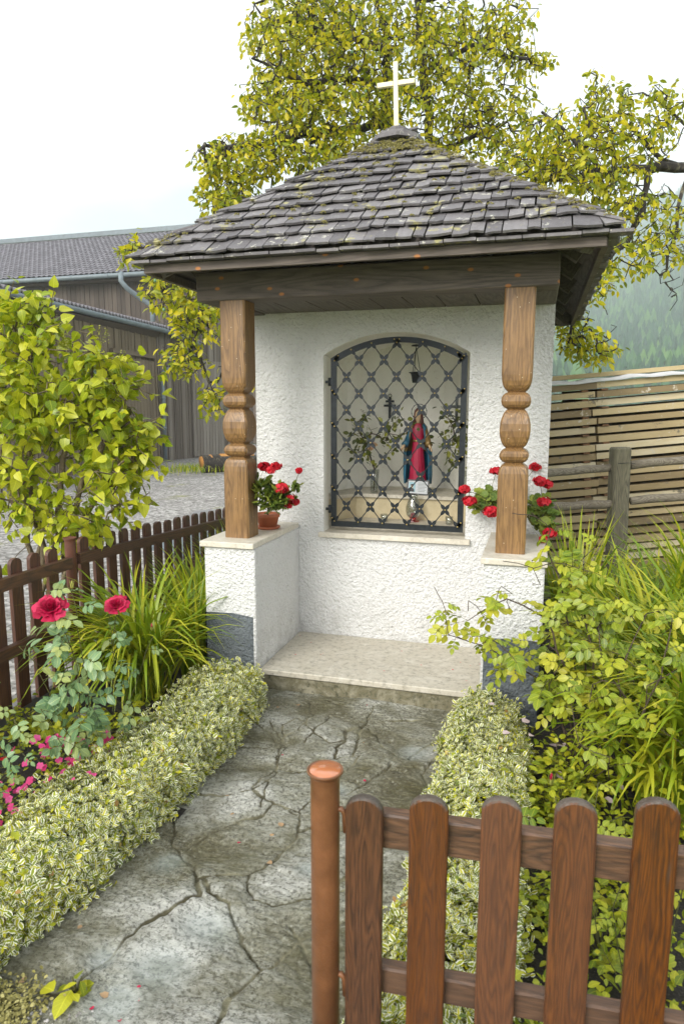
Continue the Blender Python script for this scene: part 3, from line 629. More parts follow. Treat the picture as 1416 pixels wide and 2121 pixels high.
# niche lining: reveal + rounded recess + vault
mb = MB(); plan = [(OL, YW), (OL-.002, .74), (OL-.06, .80), (OL-.06, 1.0), (OL-.01, 1.22), (OL+.10, 1.38), (OL+.26, 1.46), ((OL+OR)/2, 1.485)]
plan += [(OL+OR-x, yy) for x, yy in plan[:-1]][::-1]
za = [arch_z(min(max(x, OL+.001), OR-.001))+(.04 if i_ > 1 and i_ < 13 else 0) for i_, (x, _) in enumerate(plan)]
k = len(plan); mb.add([(x, yy, .80) for x, yy in plan]+[(x, yy, z) for (x, yy), z in zip(plan, za)], [(i, i+k, i+k+1, i+1) for i in range(k-1)], smooth=False)
NXV = 24; rows = [(YW), .74, .86, 1.0, 1.15, 1.3, 1.5]
V = [(OL-.07+(OR-OL+.14)*i/NXV, yy, arch_z(min(max(OL-.07+(OR-OL+.14)*i/NXV, OL+.001), OR-.001))+(0.0 if j < 2 else .01)) for j, yy in enumerate(rows) for i in range(NXV+1)]
mb.add(V, [(j*(NXV+1)+i, (j+1)*(NXV+1)+i, (j+1)*(NXV+1)+i+1, j*(NXV+1)+i+1) for j in range(len(rows)-1) for i in range(NXV)], smooth=True)
mb.build('niche_lining', [M['inner']], SH)
mb = MB(); mb.box(.382, 1.362, .59, .80, .786, .820, bev=.003); mb.build('window_sill', [M['slab']], SH)
mb = MB(); mb.box(OL-.07, OR+.07, .802, 1.49, .786, .8655); mb.build('niche_floor', [M['slabdirt']], SH)
mb = MB(); mb.prism([(OL-.06, .80), (OL+.0, .80), (.535, .985), (OR+.06, .985), (OR+.06, 1.48), (OL-.06, 1.48)], .866, 1.012, plane='xy', mi=0)
mb.build('shelf_riser', [M['cream']], SH)
mb = MB(); mb.prism([(OL-.06, .785), (OL+.02, .785), (.545, .965), (OR+.06, .965), (OR+.06, 1.49), (OL-.06, 1.49)], 1.0125, 1.0365, plane='xy')
mb.build('shelf_slab', [M['slabdirt']], SH)
# step
mb = MB(); mb.box(.2385, 1.4985, -.085, YW-.002, .088, .122, bev=.005); mb.build('step_slab', [M['slabdirt']], SH)
mb = MB(); mb.box(.2385, 1.4985, -.068, .5, -.04, .0878, bev=.004); mb.build('step_riser', [M['stepface']], SH)
# pillars
def pillar(x, parent):
    h = .0755; cx, cy = x+h, h
    P = [(.8725, 1), (1.262, 1), (1.29, .985), (1.313, .94), (1.328, .85), (1.337, .70), (1.341, .58), (1.346, .60), (1.352, .76), (1.362, .89), (1.378, .97), (1.392, .96), (1.406, .86), (1.414, .72), (1.419, .57),
         (1.424, .60), (1.434, .74), (1.452, .87), (1.478, .97), (1.508, 1.01), (1.545, .99), (1.575, .90), (1.598, .78), (1.612, .66), (1.617, .56), (1.622, .62), (1.629, .80), (1.641, .92), (1.658, .97), (1.676, .95), (1.690, .86), (1.700, .72), (1.705, .56),
         (1.711, .64), (1.722, .78), (1.738, .89), (1.762, .965), (1.79, .995), (1.82, 1), (2.2125, 1)]
    V = []; cham = .12
    for z, k in P:
        r = h*k; c = r*cham
        V += [(cx+a, cy+b, z) for a, b in ((-r+c, -r), (r-c, -r), (r, -r+c), (r, r-c), (r-c, r), (-r+c, r), (-r, r-c), (-r, -r+c))]
    F = [(i*8+k, i*8+(k+1) % 8, (i+1)*8+(k+1) % 8, (i+1)*8+k) for i in range(len(P)-1) for k in range(8)]+[tuple(range(8))[::-1], tuple((len(P)-1)*8+k for k in range(8))]
    m = MB(); m.add(V, F); o = m.build('pillar', [M['pillar']], parent); return o
pillar(0, SH); pillar(1.5484, SH)
# beams
mb = MB(); mb.box(-.1324, 1.8068, -.0114, .145, 2.2128, 2.366, bev=.006); mb.build('front_beam', [M['beam']], SH)
for a, b in ((-.131, .02), (1.655, 1.8055)):
    mb = MB(); mb.box(a, b, .147, 2.38, 2.2132, 2.362, bev=.005); mb.build('side_beam', [M['darkwood']], SH)
mb = MB(); xq = -.12
while xq < 1.79:
    wq = random.uniform(.17, .21); mb.box(max(xq, .022), min(xq+wq-.006, 1.653), .147, YW+.01, 2.222, 2.24) if xq+wq > .03 and xq < 1.64 else None; xq += wq
mb.build('soffit_board', [M['darkwood']], SH)
# roof frame: eave plate, rafters, sheathing, fascia
EX0, EX1, EY0, EY1, EZ, AZ = -.322, 2.018, -.302, 2.69, 2.408, 3.225
RXc = .848; RY0, RY1 = .708, 1.68
HW = (EX1-EX0)/2; PF = (AZ-EZ)/(RY0-EY0); PS = (AZ-EZ)/HW
def roof_z(x, y):
    zf = EZ+(y-EY0)*PF; zb = EZ+(EY1-y)*PF; zl = EZ+(x-EX0)*PS; zr = EZ+(EX1-x)*PS; return min(zf, zb, zl, zr, AZ)
def rafter(a, b, wd=.07, ht=.09, dz=-.085, name='rafter', mat='darkwood'):
    a, b = Vector(a), Vector(b); t = (b-a); Ln = t.length; t.normalize(); sd_ = t.cross(Vector((0, 0, 1))).normalized(); up = sd_.cross(t)
    m4 = Matrix((( t.x, sd_.x, up.x, a.x), (t.y, sd_.y, up.y, a.y), (t.z, sd_.z, up.z, a.z), (0, 0, 0, 1)))
    m = MB(); m.box(0, Ln, -wd/2, wd/2, dz-ht/2, dz+ht/2, M4=m4); return m.build(name, [M[mat]], SH)
for yy in (.15, .62, 1.1, 1.6, 2.1, 2.55):
    xi = lambda yy: EX1-.08
    rl = min(.75, (yy-EY0)*PF/PS-.08, (EY1-yy)*PF/PS-.08)
    if rl < .15: continue
    rafter((EX1-.06, yy, EZ+.06*PS), (EX1-rl, yy, EZ+rl*PS), name='rafter')
    rafter((EX0+.06, yy, EZ+.06*PS), (EX0+rl, yy, EZ+rl*PS), name='rafter')
for xx in (-.05, .45, .95, 1.45): rafter((xx, EY0+.06, EZ+.06*PF), (xx, EY0+min(.42, (xx-EX0)*PS/PF-.06), EZ+min(.42, (xx-EX0)*PS/PF-.06)*PF), name='rafter')
for sx, sy in ((0, 0), (1, 0), (0, 1), (1, 1)):
    ex = EX1 if sx else EX0; ey = EY1 if sy else EY0; ry = RY1 if sy else RY0
    a = np.array((ex, ey, EZ-.01)); b = np.array((RXc, ry, AZ-.01)); rafter(a+(b-a)*.05, a+(b-a)*.75, .08, .10, -.095, 'hip_rafter')
mb = MB()      # sheathing, a closed thin shell under the shingles
def shell(z_off, inset=.0):
    return [(EX0+inset, EY0+inset, EZ+z_off), (EX1-inset, EY0+inset, EZ+z_off), (EX1-inset, EY1-inset, EZ+z_off), (EX0+inset, EY1-inset, EZ+z_off), (RXc, RY0, AZ+z_off), (RXc, RY1, AZ+z_off)]
FV = shell(-.022, .02)+shell(-.04, .02)
FF = [(0, 1, 4), (1, 2, 5, 4), (2, 3, 5), (3, 0, 4, 5)]
mb.add(FV, FF+[tuple(6+i for i in f)[::-1] for f in FF]+[(0, 6, 7, 1), (1, 7, 8, 2), (2, 8, 9, 3), (3, 9, 6, 0)])
mb.build('roof_sheathing', [M['darkwood']], SH)
mb = MB(); mb.box(EX0+.03, EX1-.03, EY0+.022, EY0+.05, EZ-.085, EZ-.045); mb.box(EX1-.05, EX1-.022, EY0+.05, EY1-.03, EZ-.085, EZ-.045)
mb.box(EX0+.022, EX0+.05, EY0+.05, EY1-.03, EZ-.085, EZ-.045); mb.box(EX0+.03, EX1-.03, EY1-.05, EY1-.022, EZ-.085, EZ-.045); mb.build('fascia', [M['beam']], SH)
# shingles, course by course, each one its own tilted plank
def shingles(side):
    mb = MB()
    if side in 'FB':
        slope = Vector((0, RY0-EY0, AZ-EZ)) if side == 'F' else Vector((0, -(RY0-EY0), AZ-EZ)); half = HW; ex = RXc; ey = EY0 if side == 'F' else EY1; along = Vector((1, 0, 0)) if side == 'F' else Vector((-1, 0, 0))
    else:
        slope = Vector((HW, 0, AZ-EZ)) if side == 'L' else Vector((-HW, 0, AZ-EZ)); half = (EY1-EY0)/2; ex = EX0 if side == 'L' else EX1; ey = (EY0+EY1)/2; along = Vector((0, -1, 0)) if side == 'L' else Vector((0, 1, 0))
    Ls = slope.length; up = slope.normalized(); nrm = along.cross(up).normalized(); nrm = nrm if nrm.z > 0 else -nrm
    org = Vector((ex, ey, EZ)); nc = 12; ex_ = Ls/nc
    sm = 0 if side in 'FB' else (RY1-RY0)/2
    for c in range(nc+1):
        t0 = c*ex_-.03 if c else -.035; hw0 = half-(half-sm)*max(t0, 0)/Ls
        if hw0 < .03: continue
        x = -hw0-.03+random.uniform(-.05, 0)
        lift0 = .020+random.uniform(-.002, .003)
        while x < hw0+.02:
            wq = random.choice([.06, .075, .09, .105, .12]) * random.uniform(.9, 1.1); ln = ex_*1.42
            a0, a1 = x, min(x+wq-random.uniform(.002, .010), hw0+.035)
            if a1-a0 < .015: x += wq; continue
            jl = random.uniform(-.012, .010); b0 = t0+jl; b1 = b0+ln
            th = random.uniform(.008, .013)
            def lim(a, b):
                hw = half-(half-sm)*b/Ls+.028; return max(-hw, min(hw, a))
            tw = random.uniform(-.004, .004); zb = lift0+random.uniform(-.002, .004)
            if c == 0: zb = .012
            q = []
            for b, zz in ((b0, zb+th), (b1, .004)):
                for a, s_ in ((a0, 1), (a1, -1)):
                    aa = lim(a, b); q.append(org+along*aa+up*b+nrm*(zz+tw*s_))
            for b, zz in ((b0, zb), (b1, -.008)):
                for a, s_ in ((a0, 1), (a1, -1)):
                    aa = lim(a, b); q.append(org+along*aa+up*b+nrm*(zz+tw*s_))
            # slightly ragged lower edge
            mid = (q[0]+q[1])/2+up*random.uniform(-.009, .009); midb = mid-nrm*th
            mb.add([q[0], mid, q[1], q[3], q[2], q[4], midb, q[5], q[7], q[6]], [(0, 1, 2, 3, 4), (9, 8, 7, 6, 5), (0, 5, 6, 1), (1, 6, 7, 2), (2, 7, 8, 3), (4, 9, 5, 0)], 0)
            x += wq
    return mb.build('roof_shingles', [M['shingle'] if side in 'FB' else M['shingle_x']], SH)
for sd__ in 'FBLR': shingles(sd__)
mb = MB()      # second thin layer visible at the eave edge
for (a, b, ax) in ((EX0, EX1, 'x'), (EX0, EX1, 'X'), (EY0, EY1, 'l'), (EY0, EY1, 'r')):
    x = a-.015
    while x < b+.01:
        wq = random.uniform(.07, .15); o2 = random.uniform(-.012, .004); z = EZ-.034+random.uniform(-.003, .003)
        if ax == 'x': mb.box(x, x+wq-.004, EY0-.022+o2, EY0+.06, z-.006, z+.008)
        elif ax == 'X': mb.box(x, x+wq-.004, EY1-.06, EY1+.022-o2, z-.006, z+.008)
        elif ax == 'l': mb.box(EX0-.022+o2, EX0+.018, x, x+wq-.004, z-.0055, z+.0075)
        else: mb.box(EX1-.018, EX1+.022-o2, x, x+wq-.004, z-.0055, z+.0075)
        x += wq
mb.build('eave_course', [M['shingle']], SH)
mb = MB()      # ridge cap: flat boards round the top
for i, (hw_, hl, z) in enumerate(((.17, .17, AZ-.035), (.125, .13, AZ-.008), (.085, .09, AZ+.018), (.05, .05, AZ+.04))):
    mb.prism([(RXc+hw_*random.uniform(.9, 1.05)*math.cos(a), (RY0+.02)+hl*math.sin(a)*(1 if math.sin(a) < 0 else 1)) for a in [2*math.pi*q/9+i for q in range(9)]], z, z+.022, plane='xy')
x = RY0+.1
while x < RY1: mb.box(RXc-.09, RXc+.09, x, x+.11, AZ-.0+.01, AZ+.03); x += .115
mb.build('ridge_cap', [M['shingle']], SH)
# moss cushions on the roof
mp_, mt, mn, ms = [], [], [], []
def roof_pt(x, y): return np.array((x, y, roof_z(x, y)+.03))
spots = [(EX0+.18, EY0+.07, .035), (EX0+.15, EY0+.04, .022)]
for _ in range(330):
    x = RXc+RG.normal(0, .16); y = RY0-abs(RG.normal(0, .16))+.03; spots.append((x, y, RG.uniform(.006, .016)))
for _ in range(170):
    t = RG.random()**1.4; x = RXc+(EX1-RXc)*t+RG.normal(0, .02); y = RY0+(EY0-RY0)*t+RG.normal(0, .02); spots.append((x, y, RG.uniform(.005, .012)))
for _ in range(150):
    spots.append((RG.uniform(EX0+.2, EX1-.2), RG.uniform(EY0+.1, RY0), RG.uniform(.004, .010)))
for x, y, s_ in spots:
    q = int(14+s_*2200)
    c = roof_pt(x, y); dd = rnd_dirs(q); dd[:, 2] = np.abs(dd[:, 2]); mp_.append(c+dd*np.array([s_*1.3, s_*1.1, s_*.7])); mt.append(dd+np.array([0, 0, .6])); mn.append(rnd_dirs(q)); ms.append(np.full(q, .008))
leaf_obj('roof_moss', [leaves(T_SMALL, np.concatenate(mp_), np.concatenate(mt), np.concatenate(mn), np.concatenate(ms))], [M['moss']], SH)
# cross on top
mb = MB(); zc0 = AZ+.055; cx, cy = RXc-.006, RY0+.02
m4 = Matrix.Translation((cx, cy, zc0)) @ Matrix.Rotation(R_(2), 4, 'Z') @ Matrix.Rotation(R_(-1.6), 4, 'Y')
mb.box(-.0135, .0135, -.011, .011, 0, .375, M4=m4, bev=.002); mb.box(-.112, -.0137, -.0108, .0108, .243, .27, M4=m4, bev=.002); mb.box(.0137, .112, -.0108, .0108, .243, .27, M4=m4, bev=.002)
mb.build('cross', [M['goldcross']], SH)
# wrought iron gate in the niche
GT = thing('iron_gate', None, None, (.88, .675, .85)); GT.parent = SH; GT.matrix_parent_inverse = Matrix.Translation(-wloc(SH))
YG = .675; gx0, gx1, gz0, gs, ga = .447, 1.311, .850, 1.938, 2.062
def flat_strip(pts, w0, w1, y0, y1, mb):
    """closed frame outline offset inwards by (w1-w0)"""
fo = []; nseg = 20
outer = [(gx0, gz0), (gx1, gz0)]+[(gx1-(gx1-gx0)*i/nseg, arch_z(gx1-(gx1-gx0)*i/nseg, gs, ga, gx0, gx1)) for i in range(nseg+1)]
b_ = .036; ix0, ix1 = gx0+b_, gx1-b_
inner = [(ix0, gz0+b_), (ix1, gz0+b_)]+[(ix1-(ix1-ix0)*i/nseg, arch_z(gx0+.02+(gx1-gx0-.04)*(1-i/nseg), gs, ga, gx0, gx1)-b_*.98) for i in range(nseg+1)]
n = len(outer); mb = MB(); V = [(x, YG-.008, z) for x, z in outer]+[(x, YG-.008, z) for x, z in inner]+[(x, YG+.008, z) for x, z in outer]+[(x, YG+.008, z) for x, z in inner]
F = []
for i in range(n):
    j = (i+1) % n; F += [(i, j, n+j, n+i), (2*n+i, 3*n+i, 3*n+j, 2*n+j), (i, 2*n+i, 2*n+j, j), (n+i, n+j, 3*n+j, 3*n+i)]
mb.add(V, F); mb.build('gate_frame', [M['iron']], GT)
lx0, dx, lz0, dz = .474, .0804, .887, .1035
def inside(x, z): return gx0+.005 < x < gx1-.005 and z > gz0+.005 and z < arch_z(min(max(x, gx0+.001), gx1-.001), gs, ga, gx0, gx1)-.012
nodes = set()
def lobe(m, p, d, y):      # flattened spoon shape on both sides of a stud
    d = Vector((d[0], 0, d[1])).normalized(); s_ = Vector((d.z, 0, -d.x)); pr = [(0, .006), (.012, .0105), (.024, .0115), (.034, .008), (.042, .0035)]
    V = []; 
    for t, w_ in pr:
        for sg in (-1, 1):
            for yy in (y-.0035, y+.002): V.append(Vector((p[0], yy, p[1]))+d*t+s_*w_*sg)
    F = []
    for i in range(len(pr)-1):
        a = i*4; F += [(a, a+2, a+6, a+4), (a+1, a+5, a+7, a+3), (a, a+4, a+5, a+1), (a+2, a+3, a+7, a+6)]
    m.add(V, F+[(16, 18, 19, 17)])
for sgn in (1, -1):
    for k0 in range(-12, 24, 1):
        # diagonals i - sgn*j = k0
        pts = []
        for j in range(0, 12):
            i = k0+sgn*j
            if 0 <= i <= 10 and (i+j) % 2 == 0:
                x, z = lx0+i*dx, lz0+j*dz
                if inside(x, z): pts.append((x, z, i, j))
        if len(pts) < 1 or (pts[0][2]+pts[0][3]) % 2: continue
        d = (sgn*dx, dz); m = MB(); y = YG-.011-(.004 if sgn > 0 else 0)
        # extend to the arch if it stops below it
        ext = []
        x, z, i, j = pts[-1]
        tt = 0
        while tt < 1 and inside(x+d[0]*(tt+.05), z+d[1]*(tt+.05)) and gx0+.01 < x+d[0]*(tt+.05) < gx1-.01: tt += .05
        P = [(p[0], p[1]) for p in pts]
        if tt > .15: P.append((x+d[0]*tt, z+d[1]*tt))
        if len(P) < 2: continue
        for a, b in zip(P[:-1], P[1:]):
            m.tube([(a[0]+(b[0]-a[0])*q/6, y, a[1]+(b[1]-a[1])*q/6) for q in range(7)], .0034, 5)
        for q, p in enumerate(P):
            if q < len(P)-1: lobe(m, p, d, y)
            if q > 0: lobe(m, p, (-d[0], -d[1]), y)
            nodes.add((round(p[0], 3), round(p[1], 3)))
        m.build('lattice_bar', [M['iron']], GT)
rv = None
for x, z in sorted(nodes):
    if rv is None:
        m = MB(); m.lathe([(.0052, 0), (.0048, .002), (.003, .0035), (.0005, .004)], n=8); 
        m.v = [(a, -c, b) for a, b, c in m.v]; rv = m.build('rivet', [M['brass']], GT); rv.location = (x, YG-.0175, z); first = rv
    else: c = rv.copy(); col.objects.link(c); c.location = (x, YG-.0175, z)
for z in (1.79, .965):
    m = MB(); m.tube([(.438, YG-.004, z-.026), (.438, YG-.004, z+.026)], .010, 10); m.box(.412, .437, YG-.012, YG+.004, z-.008, z+.008); m.box(.446, .47, YG-.013, YG-.0085, z-.018, z+.018); m.build('hinge', [M['iron']], GT)

# ------------------------------------------------------------------ things in the niche
# robed statue
st = thing('statue', 'painted statue of a woman in a red robe and blue mantle in the niche', 'statue', (.95, 1.06, 1.0365))
zb = 1.085; H = .545; cx, cy = .952, 1.06
mb = MB(); mb.lathe([(.085, 0), (.085, .012), (.075, .02), (.072, .04), (.062, .052)], (cx, cy, 1.0365), 24, 0, 1, .8); mb.build('pedestal', [M['darkgreen']], st)
mb = MB()
def ell(prof, mi, fold=0, nf=11, n=40):
    V = []
    for z, rx, ry, ox, oy, fo_ in prof:
        for k in range(n):
            a = 2*math.pi*k/n; q = 1+fo_*math.sin(a*nf+z*9)+fo_*.5*math.sin(a*5+2); V.append((cx+ox+rx*q*math.cos(a), cy+oy+ry*q*math.sin(a), z))
    m = len(prof); mb.add(V, [(i*n+k, i*n+(k+1) % n, (i+1)*n+(k+1) % n, (i+1)*n+k) for i in range(m-1) for k in range(n)]+[tuple(range(n))[::-1], tuple((m-1)*n+k for k in range(n))], mi, smooth=True)
ell([(1.085, .062, .050, 0, 0, .05), (1.12, .060, .048, 0, 0, .06), (1.20, .052, .042, 0, -.002, .06), (1.30, .043, .036, 0, -.004, .05), (1.37, .037, .031, 0, -.004, .04), (1.405, .034, .028, 0, -.004, .02), (1.43, .040, .031, 0, -.004, .02), (1.47, .047, .032, 0, -.002, .02), (1.50, .050, .028, 0, 0, .0), (1.515, .034, .022, 0, 0, 0), (1.522, .016, .015, 0, -.004, 0)], 0)
ell([(1.515, .0155, .014, 0, -.004, 0), (1.535, .014, .013, 0, -.006, 0), (1.543, .018, .018, 0, -.009, 0), (1.556, .0235, .024, 0, -.010, 0), (1.575, .026, .028, 0, -.008, 0), (1.595, .025, .028, 0, -.006, 0), (1.61, .019, .022, 0, -.003, 0), (1.618, .008, .010, 0, 0, 0)], 1, n=20)
mb.add([(cx-.004, cy-.036, 1.572), (cx+.004, cy-.036, 1.572), (cx+.0045, cy-.042, 1.565), (cx-.0045, cy-.042, 1.565), (cx, cy-.034, 1.584), (cx, cy-.034, 1.562)], [(0, 1, 4), (0, 3, 2, 1), (0, 4, 3), (1, 2, 4), (3, 5, 2)], 1, smooth=True)
for sg in (-1, 1):   # arms lowered and opened
    mb.tube([(cx+sg*.044, cy-.002, 1.488), (cx+sg*.062, cy-.010, 1.44), (cx+sg*.074, cy-.03, 1.395), (cx+sg*.084, cy-.048, 1.375)], [.016, .018, .021, .025], 10, 2 if sg > 0 else 3)
    mb.tube([(cx+sg*.082, cy-.046, 1.378), (cx+sg*.092, cy-.058, 1.366), (cx+sg*.097, cy-.064, 1.355)], [.008, .010, .008], 8, 1)
    for q in range(4): mb.tube([(cx+sg*(.094+.003*q), cy-.062-.003*(q-1.5), 1.356), (cx+sg*(.097+.0035*q), cy-.066-.004*(q-1.5), 1.343), (cx+sg*(.098+.0035*q), cy-.066-.004*(q-1.5), 1.332+.002*abs(q-1.5))], [.0032, .003, .0022], 5, 1)
    mb.tube([(cx+sg*.088, cy-.064, 1.362), (cx+sg*.086, cy-.072, 1.352), (cx+sg*.087, cy-.075, 1.343)], [.003, .003, .002], 5, 1)
mb.build('figure', [M['robe'], M['skin'], M['gold'], M['blue']], st)
mb = MB()      # mantle open in front
n = 34; V = []; prof = [(1.11, .094, .058), (1.17, .098, .062), (1.26, .098, .064), (1.33, .096, .062), (1.40, .083, .055), (1.46, .068, .046), (1.50, .057, .040), (1.525, .038, .032)]
for pi_, (z, rx, ry) in enumerate(prof):
    op = 55 if z < 1.4 else 42
    for k in range(n):
        a = R_(-90+op+(360-2*op)*k/(n-1)); q = 1+.045*math.sin(a*9+z*12); V.append((cx+rx*q*math.cos(a), cy+.004+ry*q*math.sin(a), z))
for i in range(len(prof)-1):
    mb.add([], [])
b0 = len(mb.v); mb.v += V
for i in range(len(prof)-1):
    for k in range(n-1):
        mb.f.append((b0+i*n+k, b0+i*n+k+1, b0+(i+1)*n+k+1, b0+(i+1)*n+k)); mb.smooth.append(True); mb.var.append(.5)
        front = k < 3 or k > n-5
        mb.mi.append(0 if prof[i][0] < 1.32 or (k < 4) else 1)
mo = mb.build('mantle', [M['blue'], M['gold']], st); sm_ = mo.modifiers.new('thickness', 'SOLIDIFY'); sm_.thickness = .005
mb = MB(); V = []; n = 22; pr = [(1.49, .046, .034), (1.53, .037, .032), (1.56, .0325, .032), (1.59, .0315, .033), (1.612, .026, .028), (1.626, .012, .014)]
for z, rx, ry in pr:
    for k in range(n):
        a = R_(-90+38+(360-76)*k/(n-1)) if z < 1.60 else R_(-90+8+(344)*k/(n-1)); V.append((cx+rx*math.cos(a), cy-.002+ry*math.sin(a), z))
mb.add(V, [(i*n+k, i*n+k+1, (i+1)*n+k+1, (i+1)*n+k) for i in range(len(pr)-1) for k in range(n-1)], smooth=True)
ho = mb.build('hair', [M['hair']], st); ho.modifiers.new('thickness', 'SOLIDIFY').thickness = .006
mb = MB(); mb.tube([(cx+.052*math.cos(a), cy+.02, 1.588+.052*math.sin(a)+.012) for a in [2*math.pi*i/32 for i in range(33)]], .0022, 6, cap=False)
for i in range(12):
    a = 2*math.pi*i/12+.2; mb.lathe([(.0005, -.005), (.0045, 0), (.0005, .005)], (cx+.052*math.cos(a), cy+.02, 1.60+.052*math.sin(a)), 6)
mb.build('halo', [M['iron']], st)
mb = MB(); mb.lathe([(.0375, 0), (.0385, .006), (.036, .012)], (cx, cy-.004, 1.398), 20, 0, 1, .85); mb.build('belt', [M['brass']], st)
# memorial card in a black frame
cd_ = thing('memorial_card_frame', 'black framed card with a small portrait photo leaning before the statue', 'picture frame', (.96, .975, 1.037))
m4 = Matrix.Translation((.965, .985, 1.04)) @ Matrix.Rotation(R_(2), 4, 'Y') @ Matrix.Rotation(R_(-10), 4, 'X')
mb = MB()
for b in ((-.075, .075, 0, .012, 0, .008), (-.075, .075, 0, .012, .094, .102), (-.075, -.067, .0005, .0115, .008, .094), (.067, .075, .0005, .0115, .008, .094)): mb.box(*b, M4=m4)
mb.build('picture_border', [M['blackfr']], cd_)
mb = MB(); mb.box(-.067, .067, .004, .010, .008, .094, M4=m4); mb.build('card', [M['paper']], cd_)
mb = MB(); mb.box(-.062, -.018, .002, .0036, .018, .084, M4=m4, mi=0)
mb.prism([(-.058, .019), (-.022, .019), (-.024, .034), (-.032, .043), (-.048, .043), (-.056, .034)], .0012, .0019, 1, M4=m4)
mb.prism([(-.040+.0085*math.cos(a), .054+.011*math.sin(a)) for a in [2*math.pi*i/14 for i in range(14)]], .0006, .0011, 2, M4=m4)
mb.prism([(-.040+.0115*math.cos(a), .060+.0115*math.sin(a)) for a in [math.pi*i/10 for i in range(11)]], .0001, .0005, 1, M4=m4)
mb.build('portrait', [M['photo_bg'], M['ink'], M['skin']], cd_)
mb = MB()
for i, (a, b) in enumerate(((0, .045), (-.006, .05), (.002, .044), (-.008, .052), (.004, .04), (-.004, .048), (.006, .04))): mb.box(.0+a*.5, .008+b, .003, .0037, .080-.0095*i, .0822-.0095*i, M4=m4)
mb.build('printed_line', [M['pewter']], cd_)
# glass storm lantern with red base
ln = thing('candle_jar', 'tall clear glass candle lantern with red foot behind the iron gate', 'candle jar', (.955, .91, .866))
P0 = (.955, .905, .866)
mb = MB(); prof = [(.030, .028), (.045, .045), (.052, .075), (.050, .105), (.040, .135), (.029, .160), (.027, .172), (.034, .186)]
mb.lathe(prof+[(r-.0025, z) for r, z in prof[::-1]], P0, 28, 0, cap=False); mb.build('glass_chimney', [M['glass']], ln)
mb = MB(); mb.lathe([(.040, 0), (.042, .006), (.025, .014), (.022, .024), (.030, .029), (.036, .036), (.036, .038)], P0, 24); mb.build('red_foot', [M['glassred']], ln)
mb = MB(); mb.lathe([(.018, .038), (.018, .058), (.004, .060)], P0, 16); mb.build('candle', [M['robe']], ln)
for (x, y, lb) in ((.765, .86, 'small clear tealight glass left of the tall candle lantern'), (1.20, .87, 'small clear tealight glass in the right corner of the niche')):
    tl = thing('tealight_glass', lb, 'tealight', (x, y, .866), 'tealight glasses in the niche')
    mb = MB(); pr = [(.022, .001), (.024, .02), (.026, .050)]; mb.lathe([(.002, .001)]+pr+[(r-.002, z) for r, z in pr[::-1]]+[(.002, .005)], (x, y, .866), 20, 0, cap=False); mb.build('glass_cup', [M['glass']], tl)
    mb = MB(); mb.lathe([(.019, .0045), (.019, .018), (.001, .020)], (x, y, .866), 14); mb.build('wax', [M['wax']], tl)
# hanging lamp
hl = thing('hanging_lamp', 'black iron sanctuary lamp hanging on chains from the niche vault', 'lamp', (.935, 1.0, 1.80))
lx, ly = .938, 1.0
mb = MB(); mb.lathe([(.004, 0), (.034, .004), (.030, .012), (.004, .016)], (lx, ly, 2.028), 16); mb.build('ceiling_hook', [M['iron']], hl)
for k in range(3):
    a = 2*math.pi*k/3+.4; m = MB(); m.tube([(lx, ly, 2.03), (lx+.030*math.cos(a), ly+.030*math.sin(a), 1.862)], .0022, 5); m.build('chain', [M['iron']], hl)
mb = MB(); mb.lathe([(.022, 0), (.024, .01), (.030, .05), (.036, .062), (.046, .066), (.046, .07), (.030, .072)], (lx, ly, 1.792), 20); mb.build('lamp_bowl', [M['iron']], hl)
# crucifixes on the back wall
k1 = thing('double_barred_cross', 'small dark double barred metal cross hung on the niche back wall', 'cross', (.68, 1.44, 1.56)); x0, yb, z0 = .672, 1.435, 1.55
mb = MB(); mb.box(x0-.009, x0+.009, yb-.007, yb+.007, z0, z0+.155, bev=.002); mb.box(x0-.045, x0+.045, yb-.006, yb+.006, z0+.085, z0+.101, bev=.002); mb.box(x0-.032, x0+.032, yb-.006, yb+.006, z0+.118, z0+.132, bev=.002)
mb.tube([(x0+.012*math.cos(a), yb, z0+.166+.012*math.sin(a)) for a in [2*math.pi*i/12 for i in range(13)]], .003, 5, cap=False); mb.build('cross_body', [M['iron']], k1)
k2 = thing('pewter_crucifix', 'grey pewter crucifix hanging on the right side of the niche', 'crucifix', (1.20, 1.18, 1.54)); x0, yb, z0 = 1.19, 1.22, 1.54
mb = MB(); mb.box(x0-.010, x0+.010, yb-.006, yb+.006, z0-.02, z0+.165, bev=.002); mb.box(x0-.062, x0+.062, yb-.005, yb+.005, z0+.085, z0+.105, bev=.002); mb.build('cross_body', [M['pewter']], k2)
mb = MB(); mb.tube([(x0, yb-.012, z0+.0), (x0, yb-.014, z0+.05), (x0, yb-.013, z0+.085), (x0+.002, yb-.014, z0+.108), (x0+.004, yb-.015, z0+.122)], [.004, .006, .008, .004, .007], 8)
for sg in (-1, 1): mb.tube([(x0, yb-.013, z0+.088), (x0+sg*.025, yb-.011, z0+.098), (x0+sg*.052, yb-.008, z0+.102)], [.005, .0035, .003], 6)
mb.build('corpus', [M['pewter']], k2)
